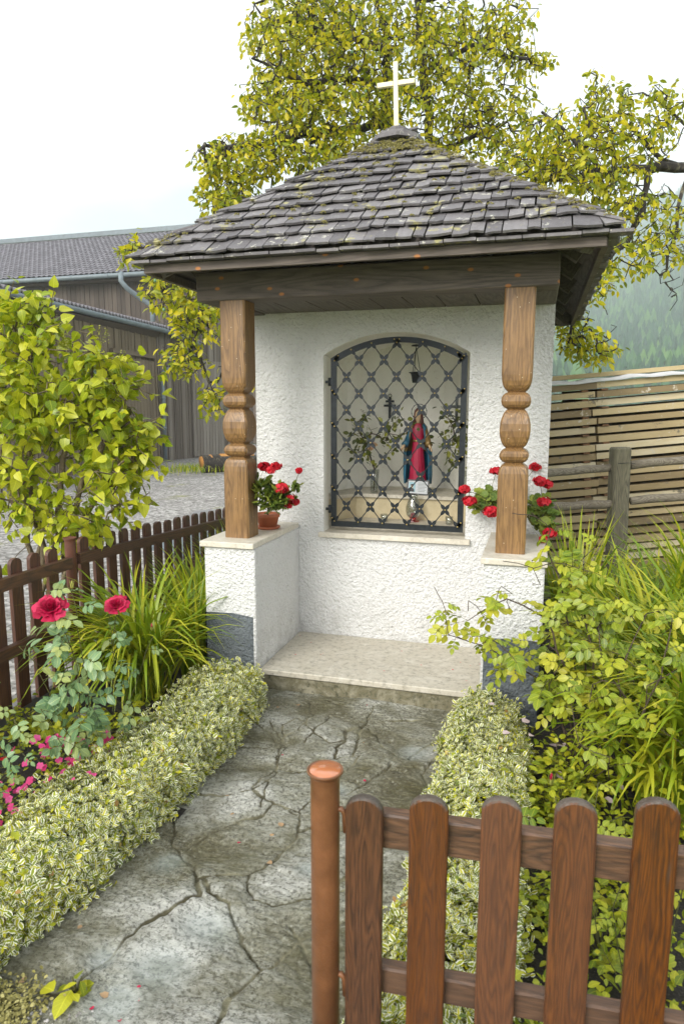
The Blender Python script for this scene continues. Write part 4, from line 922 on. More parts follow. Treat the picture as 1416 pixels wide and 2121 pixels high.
# vases with cut branches
def vase(x, y, label, targets, flowers, seed):
    t = thing('flower_vase', label, 'vase', (x, y, 1.037), 'glass vases of cut branches in the niche')
    m = MB(); pr = [(.026, .002), (.027, .03), (.030, .10), (.036, .165)]; m.lathe([(.002, .001)]+pr+[(r-.003, z) for r, z in pr[::-1]]+[(.002, .006)], (x, y, 1.037), 20, 0, cap=False); m.build('glass_body', [M['glass']], t)
    wd = Wood(); r0 = wd.line([(x, y, 1.05), (x, y, 1.16), (x, y, 1.21)], step=.03)
    for tg in targets: wd.grow([tg], .035, .08, 1, .004)
    al = []
    A = np.array(wd.p); side = [A[i]+RG.normal(0, .035, 3)+np.array([0, 0, .01]) for i in range(5, len(A)) for _ in range(2)]
    wd.grow(side, .03, .0, .3, .002)
    wd.mesh('stems', M['rosewood'], t, .0013, 2.2, .006)
    lv = wood_leaves(wd, T_OV, 1.7, .038, .01, .0013, 2.2, .2, .03, keep=lambda p: p[2] > 1.17 and p[1] < 1.42, up=.3)
    leaf_obj('leaves', [lv], [M['vaseleaf']], t)
    for f in flowers:
        q = 14; dd = rnd_dirs(q); leaf_obj('blossom', [leaves(T_PETAL, np.tile(f, (q, 1))+dd*.004, dd, rnd_dirs(q), RG.uniform(.018, .028, q))], [M['fadedpink']], t)
M['fadedpink'] = m_petal('faded_peach_petal', srgb(196, 150, 132), srgb(216, 168, 144), srgb(206, 186, 120))
vase(.655, 1.02, 'glass vase of dark leafy rose branches left of the statue', [(.53, .99, 1.50), (.48, 1.0, 1.42), (.60, 1.0, 1.56), (.58, .96, 1.38), (.68, 1.0, 1.45), (.74, .97, 1.40), (.80, .96, 1.52), (.87, .94, 1.56), (.84, .95, 1.44), (.78, 1.02, 1.33), (.50, 1.05, 1.30), (.62, .97, 1.28), (.90, .95, 1.50)], [np.array((.64, .96, 1.36)), np.array((.67, .96, 1.39))], 1)
vase(1.265, 1.08, 'glass vase of leafy twigs half hidden by the right side of the iron gate', [(1.14, 1.03, 1.60), (1.17, 1.0, 1.50), (1.20, 1.0, 1.42), (1.25, 1.0, 1.55), (1.16, .98, 1.32), (1.19, .96, 1.25), (1.28, 1.0, 1.45), (1.30, 1.0, 1.33), (1.22, .98, 1.36)], [], 2)

# ------------------------------------------------------------------ geraniums
def geranium(x, y, label, fol, flowers, potr=.072, poth=.095):
    z = .8725; t = thing('potted_geranium', label, 'geranium', (x, y, z), 'potted geraniums on the coping slabs')
    m = MB(); m.lathe([(potr*.98, 0), (potr*1.08, .006), (potr*1.08, .014), (potr*.9, .015)], (x, y, z), 24); m.build('saucer', [M['terracotta']], t)
    m = MB(); m.lathe([(potr*.78, .0155), (potr*.98, poth*.78), (potr*1.06, poth*.78), (potr*1.08, poth), (potr*.98, poth), (potr*.95, poth*.9), (.002, poth*.88)], (x, y, z), 28); m.build('pot', [M['terracotta']], t)
    wd = Wood(); wd.line([(x, y, z+.06), (x, y, z+.11)], step=.03)
    pts = []
    for c, r, n_ in fol:
        c = np.array(c); d = rnd_dirs(n_)*RG.random((n_, 1))**.4; pts += list(c+d*np.array(r))
    wd.grow(pts, .035, .02, 1, .003); tipn = list(range(len(wd.p)))
    P = np.array(pts); n_ = len(P); out = P-np.array((x, y, z+.12)); T = norm(out+np.array([0, -.02, -.02])+RG.normal(0, .05, (n_, 3))); N = norm(np.array([0, -.6, .8])+out*3+RG.normal(0, .4, (n_, 3)))
    leaf_obj('foliage', [leaves(T_SCAL, P, T, N, RG.uniform(.04, .066, n_))], [M['geran']], t)
    for f, r in flowers:
        f = np.array(f); last = wd.grow([f-np.array([0, 0, r*.4])], .03, .06, 1.2, .002)
        q = int(34*(r/.035)**2)+10; dd = rnd_dirs(q); dd[:, 2] = dd[:, 2]*.8+.15; C0 = f+dd*np.array([r, r, r*.72])*RG.uniform(.55, 1.08, (q, 1)); PP, TT, NN = [], [], []
        for c, d in zip(C0, dd):
            d = norm(d); a = norm(np.cross(d, RG.normal(0, 1, 3))); b = np.cross(d, a)
            for k in range(5):
                an = k*2*math.pi/5; tt = a*math.cos(an)+b*math.sin(an)+d*.35; PP.append(c); TT.append(tt); NN.append(d)
        leaf_obj('flower_head', [leaves(T_PETAL, PP, TT, NN, RG.uniform(.013, .018, len(PP)), var=np.repeat(RG.random(q), 5))], [M['red']], t)
    wd.mesh('stems', M['thorn'], t, .0016, 2.2, .006)
dg = 3.98
geranium(.125, .36, 'potted red geranium on the left coping slab behind the left pillar',
    [(at(560, 1030, 4.0), (.095, .11, .10), 150), (at(580, 1035, 3.92), (.075, .08, .07), 80), (at(540, 1010, 4.0), (.05, .06, .06), 20), (at(612, 1008, 4.0), (.02, .02, .03), 6)],
    [(at(548, 967, 3.98), .034), (at(572, 966, 3.95), .030), (at(560, 975, 3.9), .024), (at(584, 1012, 3.86), .040), (at(601, 1033, 3.9), .030), (at(610, 1040, 3.92), .026), (at(619, 975, 3.98), .016), (at(598, 1046, 3.9), .02)])
geranium(1.615, .44, 'potted red geranium on the right coping slab behind the right pillar',
    [(at(1010, 1040, 4.02), (.08, .07, .07), 60), (at(1112, 1060, 3.96), (.075, .09, .10), 100), (at(1060, 1030, 4.05), (.09, .07, .07), 40), (at(1125, 1085, 3.9), (.04, .05, .04), 18)],
    [(at(1026, 975, 4.0), .030), (at(962, 1014, 3.9), .034), (at(972, 1038, 3.9), .038), (at(1018, 1060, 3.8), .045), (at(1108, 967, 4.0), .030), (at(1120, 997, 3.92), .040), (at(1133, 1003, 3.9), .032), (at(1126, 1040, 3.88), .040), (at(1138, 1104, 3.8), .034), (at(1126, 1117, 3.8), .022)])

# ------------------------------------------------------------------ picket fences
def picket_shape(w, h, th, z0=0.0):
    r = w/2; o = [(-r, z0), (r, z0)]+[(r*math.cos(a), h-r*.8+r*.8*math.sin(a)) for a in [math.pi*i/10 for i in range(11)]]; return o
def post(name_parent, x, y, h, r, mat, lip=1.25):
    m = MB(); m.lathe([(r, -.05), (r, h-.035), (r, h-.02), (r*1.06, h-.012), (r*lip, h), (r*lip, h+.004), (r*1.08, h+.002), (r*.9, h-.003), (.001, h-.005)], (x, y, 0), 28); return m.build('post', [mat], name_parent)
gp = thing('gate_post', 'round red brown steel gate post with flared cap holding rainwater', 'gate post', (1.338, -2.304, 0))
m = MB(); r = .0305; m.lathe([(r, -.05), (r, .845), (r, .863), (r*1.04, .8655), (r*1.20, .8705), (r*1.25, .8735), (r*1.25, .8765), (r*1.20, .8775), (r*1.16, .8755), (r*.9, .875), (.001, .8748)], (1.338, -2.304, 0), 36); m.build('post_tube', [M['rustpost']], gp)
m = MB(); m.lathe([(r*1.1, -.001), (r*1.05, .0006), (.001, .0009)], (1.338, -2.304, .8758), 28); m.build('rainwater', [M['wetpaint']], gp)
ga_ = R_(3.5); gd = Vector((math.cos(ga_), math.sin(ga_), 0)); gn = Vector((-math.sin(ga_), math.cos(ga_), 0)); G0 = Vector((1.40, -2.30, 0))
G4 = Matrix(((gd.x, gn.x, 0, G0.x), (gd.y, gn.y, 0, G0.y), (0, 0, 1, 0), (0, 0, 0, 1)))
gt = thing('garden_gate', 'reddish brown picket gate of five rounded pales in the foreground', 'gate', tuple(G0))
for i, (s_, h) in enumerate(((.022, .828), (.155, .845), (.298, .861), (.437, .876), (.582, .897), (.727, .905), (.868, .9), (1.01, .885))):
    m = MB(); w_ = .079; oo = picket_shape(w_, h, .022, .055); oo = [(a+s_, b) for a, b in oo]; m.prism(oo, -.011, .011, M4=G4)
    o = m.build('pale', [M['picket']], gt)
    md = o.modifiers.new('soft', 'BEVEL'); md.width = .005; md.segments = 2; md.limit_method = 'ANGLE'
gt['label'] = 'reddish brown picket gate of rounded pales in the foreground'
for z0, z1 in ((.705, .783), (.360, .4215)):
    m = MB(); m.box(-.015, 1.06, .0115, .045, z0, z1, M4=G4, bev=.004); m.build('rail', [M['rail']], gt)
for z in (.79, .40):
    m = MB(); m.tube([tuple(G4 @ Vector(p)) for p in ((-.038, 0, z), (-.026, -.004, z+.004), (-.020, -.002, z-.006), (-.019, 0, z-.05))], [.006, .0065, .006, .005], 8); m.box(-.024, .0, .000, .0112, z-.04, z-.005, M4=G4); m.build('hinge_bracket', [M['rustpost']], gt)

# left fence along x = -.8
FX = -.80
lf = thing('picket_fence', 'dark brown picket fence running along the left flower bed', 'fence', (FX, .2, 0))
def ftop(y): return .86-.028*(y+.8)*0.9 if y < -.35 else (.875-.048*(y+.33))
k = 0; y = -2.4; base = None
ys_ = []
while y < 1.72:
    if abs(y+.333) > .075: ys_.append(y)
    y += .137
for y in ys_:
    h = ftop(y) + random.uniform(-.004, .004)
    m = MB(); oo = [(a+y, b) for a, b in picket_shape(.078, h, .02, .06)]; m.prism(oo, FX-.032, FX-.010, plane='yz'); m.build('pale', [M['picket_old']], lf)
for (ya, yb_) in ((-2.45, -.368), (-.298, 1.74)):
    for dz_, hh in ((-.085, .062), (-.44, .062)):
        za_, zb_ = ftop(ya if ya > -2 else -1.5)+dz_, ftop(yb_)+dz_
        if ya < -2: za_ = zb_ = .865+dz_
        m = MB(); V = [(FX-.0098, ya, za_-hh), (FX+.028, ya, za_-hh), (FX-.0098, ya, za_), (FX+.028, ya, za_), (FX-.0098, yb_, zb_-hh), (FX+.028, yb_, zb_-hh), (FX-.0098, yb_, zb_), (FX+.028, yb_, zb_)]
        m.add(V, [(0, 1, 3, 2), (4, 6, 7, 5), (0, 4, 5, 1), (2, 3, 7, 6), (0, 2, 6, 4), (1, 5, 7, 3)]); m.build('rail', [M['rail_y']], lf)
post(lf, FX-.01, -.333, .885, .031, M['rustpost_d']); post(lf, FX-.01, 1.77, .80, .031, M['rustpost_d'])
# kerb stone glimpsed at the fence foot
m = MB(); m.box(-.925, -.865, -3.2, 1.8, -.05, .05, bev=.01); tag(m.build('kerb', [M['asphalt']]), 'low grey concrete kerb under the left picket fence', 'kerb')

# ------------------------------------------------------------------ hedges
def rounded_surface(path, halfw, hgt, n, yend=.0):
    """points and outward normals on a rounded hedge following a path of (x, y)"""
    P, N = [], []
    pa = np.array(path); seg = np.linalg.norm(np.diff(pa, axis=0), axis=1); cum = np.concatenate([[0], np.cumsum(seg)]); tot = cum[-1]
    for _ in range(n):
        t = RG.random()*tot; i = min(np.searchsorted(cum, t, side='right')-1, len(seg)-1); f = (t-cum[i])/seg[i]; c = pa[i]+(pa[i+1]-pa[i])*f; d = (pa[i+1]-pa[i])/seg[i]; s_ = np.array([d[1], -d[0]])
        lump = 1
        # superellipse section
        per = RG.uniform(0, 2*hgt+2*halfw)
        if per < hgt: qx, qz = -1, per/hgt
        elif per < hgt+2*halfw: qx, qz = -1+(per-hgt)/halfw, 1
        else: qx, qz = 1, (per-hgt-2*halfw)/hgt
        lump = 1+.16*noise.noise(Vector((c[0]*4+qx*.8, c[1]*5, qz)))+.20*noise.noise(Vector((qx*2.4, c[1]*12, qz*2.4+4)))
        kk = (abs(qx)**3.2+qz**3.2)**(-1/3.2) if abs(qx) > .01 or qz > .01 else 1
        qx *= kk; qz *= kk; ca, sa = qx, qz*halfw/hgt
        x = halfw*lump*qx; z = hgt*lump*qz; rr = 1-RG.exponential(.12) if RG.random() > .14 else RG.uniform(.95, 1.18)
        end = min(t, tot-t); q = min(1, (end/.10))**.5 if end < .10 else 1
        rr = max(.45, min(1.2, rr)); P.append((c[0]+s_[0]*x*rr*(.5+.5*q), c[1]+s_[1]*x*rr*(.5+.5*q), max(.008, z*rr*(.72+.28*q)))); N.append((s_[0]*ca, s_[1]*ca, sa+.1))
    return np.array(P), norm(np.array(N))
def hedge(name, label, path, halfw, hgt, n, size, mats=None, frac_plain=.0, seed=0):
    t = thing(name, label, 'hedge', (path[0][0], path[0][1], 0), 'low variegated hedges along the path')
    P, N = rounded_surface(path, halfw, hgt, n); T = norm(N*.42+RG.normal(0, .6, (n, 3))+np.array([0, 0, .1])); NN = norm(N+RG.normal(0, .28, (n, 3))+np.array([0, 0, .25]))
    var = np.clip(RG.random(n)*.75+.25*(.5+np.array([noise.noise(Vector(p)*5) for p in P])), 0, 1)
    sz = size*RG.uniform(.5, 1.3, n)
    # leaf rosettes: four leaves from each tip
    q = n//5; PP = np.repeat(P[:q], 4, 0)+N[:q].repeat(4, 0)*.008; a = np.tile(np.arange(4)*math.pi/2, q)+np.repeat(RG.random(q)*6, 4); ax = norm(np.cross(N[:q], RG.normal(0, 1, (q, 3)))); bx = np.cross(N[:q], ax)
    TT = np.repeat(ax, 4, 0)*np.cos(a)[:, None]+np.repeat(bx, 4, 0)*np.sin(a)[:, None]+N[:q].repeat(4, 0)*.45; NNN = N[:q].repeat(4, 0)-TT*.3
    dl = RG.integers(0, n, 120); dry = leaves(T_OV, P[dl]+N[dl]*.012, T[dl], NN[dl], RG.uniform(.018, .028, 120))+(1,)
    leaf_obj('foliage', [leaves(T_SMALL, P, T, NN, sz, var), leaves(T_SMALL, PP, TT, NNN, size*.75*RG.uniform(.8, 1.2, 4*q)), dry], [M['hedge'], M['dry']], t)
    pa = np.array(path); mb = MB()
    for _ in range(90):
        i = random.randrange(len(pa)-1); c = pa[i]+(pa[i+1]-pa[i])*random.random(); x, y = c[0]+random.uniform(-.5, .5)*halfw, c[1]+random.uniform(-.04, .04); a = random.uniform(0, 6.28)
        mb.tube([(x, y, -.01), (x+.03*math.cos(a), y+.03*math.sin(a), hgt*.35), (x+.09*math.cos(a), y+.09*math.sin(a), hgt*.78)], [.003, .0025, .0012], 4)
    mb.build('twigs', [M['rosewood']], t); return t
hedge('variegated_hedge', 'long low hedge of cream edged leaves left of the stone path', [(.17, -.24), (.21, -.8), (.20, -1.4), (.17, -1.8), (.10, -2.25), (.06, -2.7)], .185, .215, 46000, .0225)
hedge('variegated_hedge', 'short low hedge of cream edged leaves right of the stone path', [(1.56, -.24), (1.565, -.8), (1.575, -1.15), (1.58, -1.6), (1.55, -1.95), (1.56, -2.28)], .170, .205, 36000, .021)

# ------------------------------------------------------------------ strap-leaved clumps
def blades(cx, cy, n, ln, rad, upright, droop, width=.016, z0=0.0, bias=(0, 0)):
    V, F, vr, uv = [], [], [], []
    K = 7
    for _ in range(n):
        a = random.uniform(0, 2*math.pi); L_ = ln*random.uniform(.65, 1.15); e = random.uniform(0, 1); x, y = cx+rad*random.gauss(0, .5), cy+rad*random.gauss(0, .5)
        dx_, dy_ = math.cos(a)+bias[0], math.sin(a)+bias[1]; q = math.hypot(dx_, dy_)+1e-6; dx_, dy_ = dx_/q, dy_/q
        lean = random.uniform(.1, 1)*(1-upright); th0 = math.pi/2-lean*.75; dr = droop*random.uniform(.4, 1.3); p = Vector((x, y, z0)); w_ = width*random.uniform(.7, 1.2); sx, sy = -dy_, dx_; tw = random.uniform(-.5, .5)
        b = len(V); th = th0; v_ = random.random()
        for i in range(K+1):
            t = i/K; ww = w_*min(1, .45+2.2*t)*(1-t**3.2)+.0006; off = Vector((sx, sy, tw*.6)).normalized()*ww/2; fold = Vector((0, 0, 1))*ww*.22
            V += [tuple(p-off+fold), tuple(p), tuple(p+off+fold)]
            p = p+Vector((dx_*math.cos(th), dy_*math.cos(th), math.sin(th)))*L_/K; th -= dr*(.25+t*1.5)/K*2.2
            if p.z < .012: p.z = .012
        for i in range(K):
            a0 = b+3*i; F += [(a0, a0+1, a0+4, a0+3), (a0+1, a0+2, a0+5, a0+4)]; vr += [v_, v_]; t0, t1 = i/K, (i+1)/K
            uv += [(0, t0), (.5, t0), (.5, t1), (0, t1), (.5, t0), (1, t0), (1, t1), (.5, t1)]
    return np.array(V), F, np.array(vr), np.array(uv)
def clump(label, name, cx, cy, n, ln, rad, upright, droop, width=.014, bias=(0, 0), grp='strap leaved clumps in the flower beds'):
    o = leaf_obj(name, [blades(cx, cy, n, ln, rad, upright, droop, width, 0, bias)], [M['blade']]); return tag(o, label, 'plant', grp)
clump('arching yellow green daylily clump between the left roses and the hedge', 'daylily_clump', -.36, -.34, 420, .84, .10, .18, 1.35, .022, (-.45, -.25))
clump('upright daylily clump against the left pier of the shrine', 'daylily_clump', -.22, -.02, 110, .70, .07, .62, .6, .024, (-.1, 0))
clump('darker green iris clump between the picket fence and the left pier', 'iris_clump', -.38, .42, 190, .72, .11, .55, .7, .026)
clump('iris clump at the far end of the left picket fence', 'iris_clump', -.46, 1.05, 150, .70, .12, .6, .6, .028)
clump('iris clump filling the corner between the fence post and the shrine wall', 'iris_clump', -.55, 1.5, 90, .78, .10, .6, .6, .02)
clump('tall iris clump rising beside the right wall of the shrine', 'iris_clump', 2.02, .55, 110, .98, .09, .80, .35, .024)
clump('broad daylily clump behind the right rose bush', 'daylily_clump', 2.35, .22, 300, .98, .16, .30, 1.1, .028, (-.1, -.2))
clump('large daylily clump spilling over the right edge of the bed', 'daylily_clump', 2.50, -.28, 300, .86, .16, .30, 1.15, .028, (-.1, -.2))
clump('daylily clump nearest the gate on the right', 'daylily_clump', 2.28, -.78, 170, .60, .12, .35, 1.1, .024, (.1, -.2))
clump('daylily clump arching over the big right rose bush', 'daylily_clump', 2.42, -.62, 260, .85, .12, .30, 1.1, .028, (-.1, -.3))
clump('daylily clump at the right edge of the picture above the gate', 'daylily_clump', 2.72, -.10, 260, .95, .14, .35, 1.0, .030, (-.2, -.3))
clump('tall arching iris clump in front of the old fence post', 'iris_clump', 2.75, .80, 230, 1.05, .15, .62, .8, .024, (-.1, -.1))
clump('iris clump left of the old fence post', 'iris_clump', 2.28, 1.15, 170, .72, .14, .55, .8, .02)
clump('iris clump at the right edge under the stacked boards', 'iris_clump', 3.20, 1.2, 170, 1.05, .15, .70, .6, .024)

# ------------------------------------------------------------------ roses
def compound(wd, size, mat_i, rmax, tip, expo, per=1, keep=None, droop=.25):
    """five-part rose leaves on the thin wood"""
    r = wd.radii(tip, expo); A = np.array(wd.p); idx = [i for i in range(len(A)) if r[i] < rmax and wd.par[i] >= 0 and (keep is None or keep(A[i]))]
    P, T, N, Sz, Vr = [], [], [], [], []; mb = MB()
    for i in idx:
        for _ in range(int(per+RG.random())):
            d = norm(RG.normal(0, 1, 3)*np.array([1, 1, .5])+np.array([0, 0, .1])); s_ = size*RG.uniform(.65, 1.2); up = norm(np.array([0, 0, 1.0])+RG.normal(0, .35, 3)-np.array([0, .5, 0])); sd_ = norm(np.cross(d, up)); v_ = RG.random()
            q0 = A[i]; q1 = q0+d*s_*1.0+np.array([0, 0, -.1*s_]); q2 = q0+d*s_*2.0+np.array([0, 0, -.35*s_]); mb.tube([q0, q1, q2], .0011, 3, var=.5)
            for q, dd_ in ((q2, d-np.array([0, 0, droop])), (q1+(q2-q1)*.6, d*.35+sd_), (q1+(q2-q1)*.6, d*.35-sd_), (q1, d*.3+sd_), (q1, d*.3-sd_)):
                P.append(q); T.append(norm(dd_-np.array([0, 0, droop]))); N.append(norm(up+RG.normal(0, .25, 3))); Sz.append(s_*RG.uniform(.85, 1.1)); Vr.append(min(1, max(0, v_+RG.normal(0, .06))))
    return leaves(T_OV, P, T, N, Sz, np.array(Vr)), mb
def rose_flower(c, r, facing, parent, mat='crimson', name='rose_bloom'):
    c = np.array(c, float); f = norm(np.array(facing, float)); a0 = norm(np.cross(f, [0, 0, 1.0])); b0 = np.cross(f, a0); V, F, vr, uv = [], [], [], []; smf = []
    def petal(ang, rad, hgt, wid, lean, curl):
        U_, V_ = 6, 5; b = len(V); v_ = random.random(); ph = random.uniform(0, 6.28)
        for i in range(V_+1):
            t = i/V_
            for j in range(U_+1):
                s_ = (j/U_-.5)*2; an = ang+s_*wid; rr = rad*(.25+.75*t**.7)+curl*rad*max(0, t-.6)**2*3; zz = hgt*t*(1-.14*s_*s_)-curl*rad*max(0, t-.7)*1.2
                rr *= 1-.06*s_*s_+.05*t*math.sin(s_*5+ph); zz += rad*.07*t*math.cos(s_*6+ph*2); p = c+(a0*math.cos(an)+b0*math.sin(an))*rr*(1+lean*t)+f*(zz-r*.35); V.append(p)
        for i in range(V_):
            for j in range(U_):
                q = b+i*(U_+1)+j; F.append((q, q+1, q+U_+2, q+U_+1)); vr.append(v_); uv.extend([(j/U_, i/V_), ((j+1)/U_, i/V_), ((j+1)/U_, (i+1)/V_), (j/U_, (i+1)/V_)])
    for ring, (n_, rad, h, wd_, ln_, cu) in enumerate(((3, .16, .80, .9, 0, 0), (4, .27, .84, .72, .0, .02), (5, .40, .84, .60, .0, .08), (5, .54, .80, .58, .05, .18), (6, .68, .74, .52, .08, .35), (6, .82, .64, .50, .14, .5), (7, .95, .48, .44, .22, .7))):
        for k in range(n_): petal(2*math.pi*k/n_+ring*.7+random.uniform(-.15, .15), rad*r, h*r, wd_, ln_, cu+random.uniform(-.05, .1))
    o = mesh_obj(name, V, F, [M[mat]], parent, None, vr, uv, True); return o
def bud(c, h, parent, tip_red=False):
    m = MB(); m.lathe([(h*.08, -h*.15), (h*.22, 0), (h*.26, h*.25), (h*.2, h*.6), (h*.07, h), (.0005, h*1.1)], c, 10, 0); 
    for k in range(4):
        a = k*1.57+.3; m.tube([(c[0]+h*.2*math.cos(a), c[1]+h*.2*math.sin(a), c[2]+h*.1), (c[0]+h*.28*math.cos(a), c[1]+h*.28*math.sin(a), c[2]+h*.6), (c[0]+h*.36*math.cos(a), c[1]+h*.36*math.sin(a), c[2]+h*1.15)], [h*.06, h*.05, .0006], 4, 0)
    if tip_red: m.lathe([(h*.21, h*.5), (h*.17, h*.95), (h*.05, h*1.25), (.0005, h*1.3)], c, 10, 1)
    o = m.build('rose_bud', [M['bud'], M['crimson']], parent); return o
def rose_bush(label, base, canes, leaf_size, mat, blooms=(), buds=(), per=.8, rm=.0045, wood='thorn', extra=0, tipr=.0016, mxr=.009, keep=None, side=.07):
    t = thing('rose_bush', label, 'rose bush', tuple(base), 'rose bushes in the flower beds')
    wd = Wood()
    for c in canes: wd.line([base+np.array([RG.normal(0, .02), RG.normal(0, .02), -.02])]+[np.array(p) for p in c], step=.06, wob=.004)
    A = np.array(wd.p); q = [A[i]+RG.normal(0, side, 3)+np.array([0, 0, .03]) for i in range(len(A)) if A[i][2] > .14 for _ in range(extra)]
    if q: wd.grow(q, .05, .02, .4, .004)
    wd.mesh('canes', M[wood], t, tipr, 2.6, mxr)
    lv, mb = compound(wd, leaf_size, 0, rm, tipr, 2.6, per, keep); n_ = len(mb.f); stk = (np.array(mb.v), mb.f, np.full(n_, .5), np.zeros((sum(len(f) for f in mb.f), 2)), 1); leaf_obj('foliage', [lv, stk] if n_ else [lv], [M[mat], M['thorn']], t)
    for b in blooms: rose_flower(b[0], b[1], b[2], t)
    for b in buds: bud(b[0], b[1], t, b[2])
    return t
hi = lambda p: p[2] > .16
B1 = np.array([-.10, -1.16, 0.0]); f1 = at(105, 1258, 2.62); f2 = at(242, 1252, 2.72)
rose_bush('left rose bush with one large crimson rose in front of the fence', B1,
    [[at(165, 1480, 2.72), at(160, 1380, 2.68), at(135, 1310, 2.65), f1-np.array([0, 0, .04])], [at(185, 1430, 2.7), at(160, 1300, 2.66), at(148, 1225, 2.66)], [at(110, 1450, 2.7), at(70, 1370, 2.68), at(40, 1340, 2.66)], [at(130, 1330, 2.66), at(95, 1225, 2.66)], [at(120, 1530, 2.72), at(85, 1470, 2.7)]],
    .048, 'roseleaf', [(f1, .044, (.3, -.5, .8))], [(at(94, 1210, 2.66), .022, False), (at(150, 1218, 2.66), .026, False)], per=1.1, keep=lambda p: p[2] > .2, rm=.0042)
B2 = np.array([.06, -1.02, 0.0])
rose_bush('slender rose bush with one smaller crimson rose and green buds', B2,
    [[at(235, 1500, 2.86), at(238, 1400, 2.82), at(232, 1330, 2.78), f2-np.array([0, 0, .03])], [at(238, 1350, 2.8), at(226, 1290, 2.8), at(232, 1232, 2.8)], [at(270, 1450, 2.85), at(295, 1380, 2.85), at(318, 1318, 2.85)], [at(225, 1420, 2.82), at(200, 1330, 2.82)]],
    .034, 'roseleaf', [(f2, .033, (.2, -.5, .8))], [(at(222, 1226, 2.8), .014, False), (at(237, 1224, 2.8), .014, False), (at(252, 1228, 2.8), .014, False), (at(224, 1242, 2.8), .013, False), (at(315, 1305, 2.85), .022, True)], per=.45, keep=lambda p: p[2] > .2, rm=.004)
B3 = np.array([-.30, -1.78, 0.0])
rose_bush('rose foliage at the lower left edge of the picture above the pink flowers', B3,
    [[at(20, 1600, 2.4), at(-10, 1520, 2.4)], [at(45, 1560, 2.4), at(30, 1490, 2.42)], [at(-20, 1480, 2.4), at(-40, 1420, 2.4)]], .032, 'roseleaf', per=.9, keep=lambda p: p[2] > .12)
BR_ = np.array([1.95, -.55, 0.0])
rose_bush('big yellow green rose bush right of the step with bare brown canes', BR_,
    [[at(1165, 1500, 2.95), at(1140, 1420, 2.95), at(1060, 1370, 2.95), at(1010, 1340, 2.95), at(975, 1330, 2.95)], [at(1180, 1480, 2.95), at(1170, 1380, 2.9), at(1130, 1280, 2.9), at(1050, 1240, 2.95), at(970, 1285, 2.95)],
     [at(1200, 1450, 2.95), at(1180, 1330, 2.95), at(1160, 1200, 2.95), at(1130, 1130, 2.95)], [at(1230, 1480, 2.9), at(1230, 1360, 2.9), at(1200, 1240, 2.95), at(1170, 1160, 3.0)],
     [at(1220, 1330, 2.95), at(1260, 1260, 2.95)]],
    .044, 'roseleaf_y', per=1.5, extra=2, wood='rosewood', keep=lambda p: p[2] > .34 and not (p[0] < 1.79 and p[2] > .78), mxr=.013, tipr=.0018, rm=.0052, side=.09)
BR2 = np.array([2.24, -.62, 0.0])
rose_bush('rose bush at the right edge with old dark canes and dusty leaves', BR2,
    [[at(1290, 1480, 2.75), at(1280, 1400, 2.7), at(1310, 1330, 2.7), at(1340, 1270, 2.75)], [at(1260, 1560, 2.75), at(1330, 1480, 2.6), at(1370, 1400, 2.6), at(1390, 1300, 2.6)], [at(1300, 1450, 2.7), at(1250, 1380, 2.7), at(1240, 1300, 2.75)], [at(1340, 1420, 2.6), at(1410, 1380, 2.6)], [at(1250, 1580, 2.7), at(1200, 1540, 2.5), at(1190, 1500, 2.5)]],
    .042, 'roseleaf_y', per=1.2, extra=1, wood='rosewood', keep=lambda p: p[2] > .30, mxr=.013, tipr=.0018, rm=.005, side=.08)
BR3 = np.array([1.95, -1.45, 0.0])
rose_bush('small low rose shoot behind the gate with one closed crimson bud', BR3,
    [[at(1170, 1720, 2.1), at(1150, 1650, 2.15)], [at(1120, 1720, 2.1), at(1060, 1690, 2.1)], [at(1230, 1700, 2.05), at(1240, 1620, 2.1)], [at(1220, 1720, 2.1), at(1290, 1690, 2.1)]],
    .033, 'roseleaf_y', [], [(at(1142, 1624, 2.15), .030, True)], per=1.0, keep=lambda p: p[2] > .10)
BR4 = np.array([2.10, -1.9, 0.0])
rose_bush('leafy rose shoot seen between the last two pales of the gate', BR4,
    [[at(1280, 1960, 1.85), at(1270, 1880, 1.85), at(1300, 1800, 1.9)], [at(1240, 1950, 1.85), at(1225, 1850, 1.85), at(1130, 1790, 1.95)], [at(1400, 1900, 1.8), at(1420, 1800, 1.85)]], .030, 'roseleaf_y', per=.55, keep=lambda p: p[2] > .10)

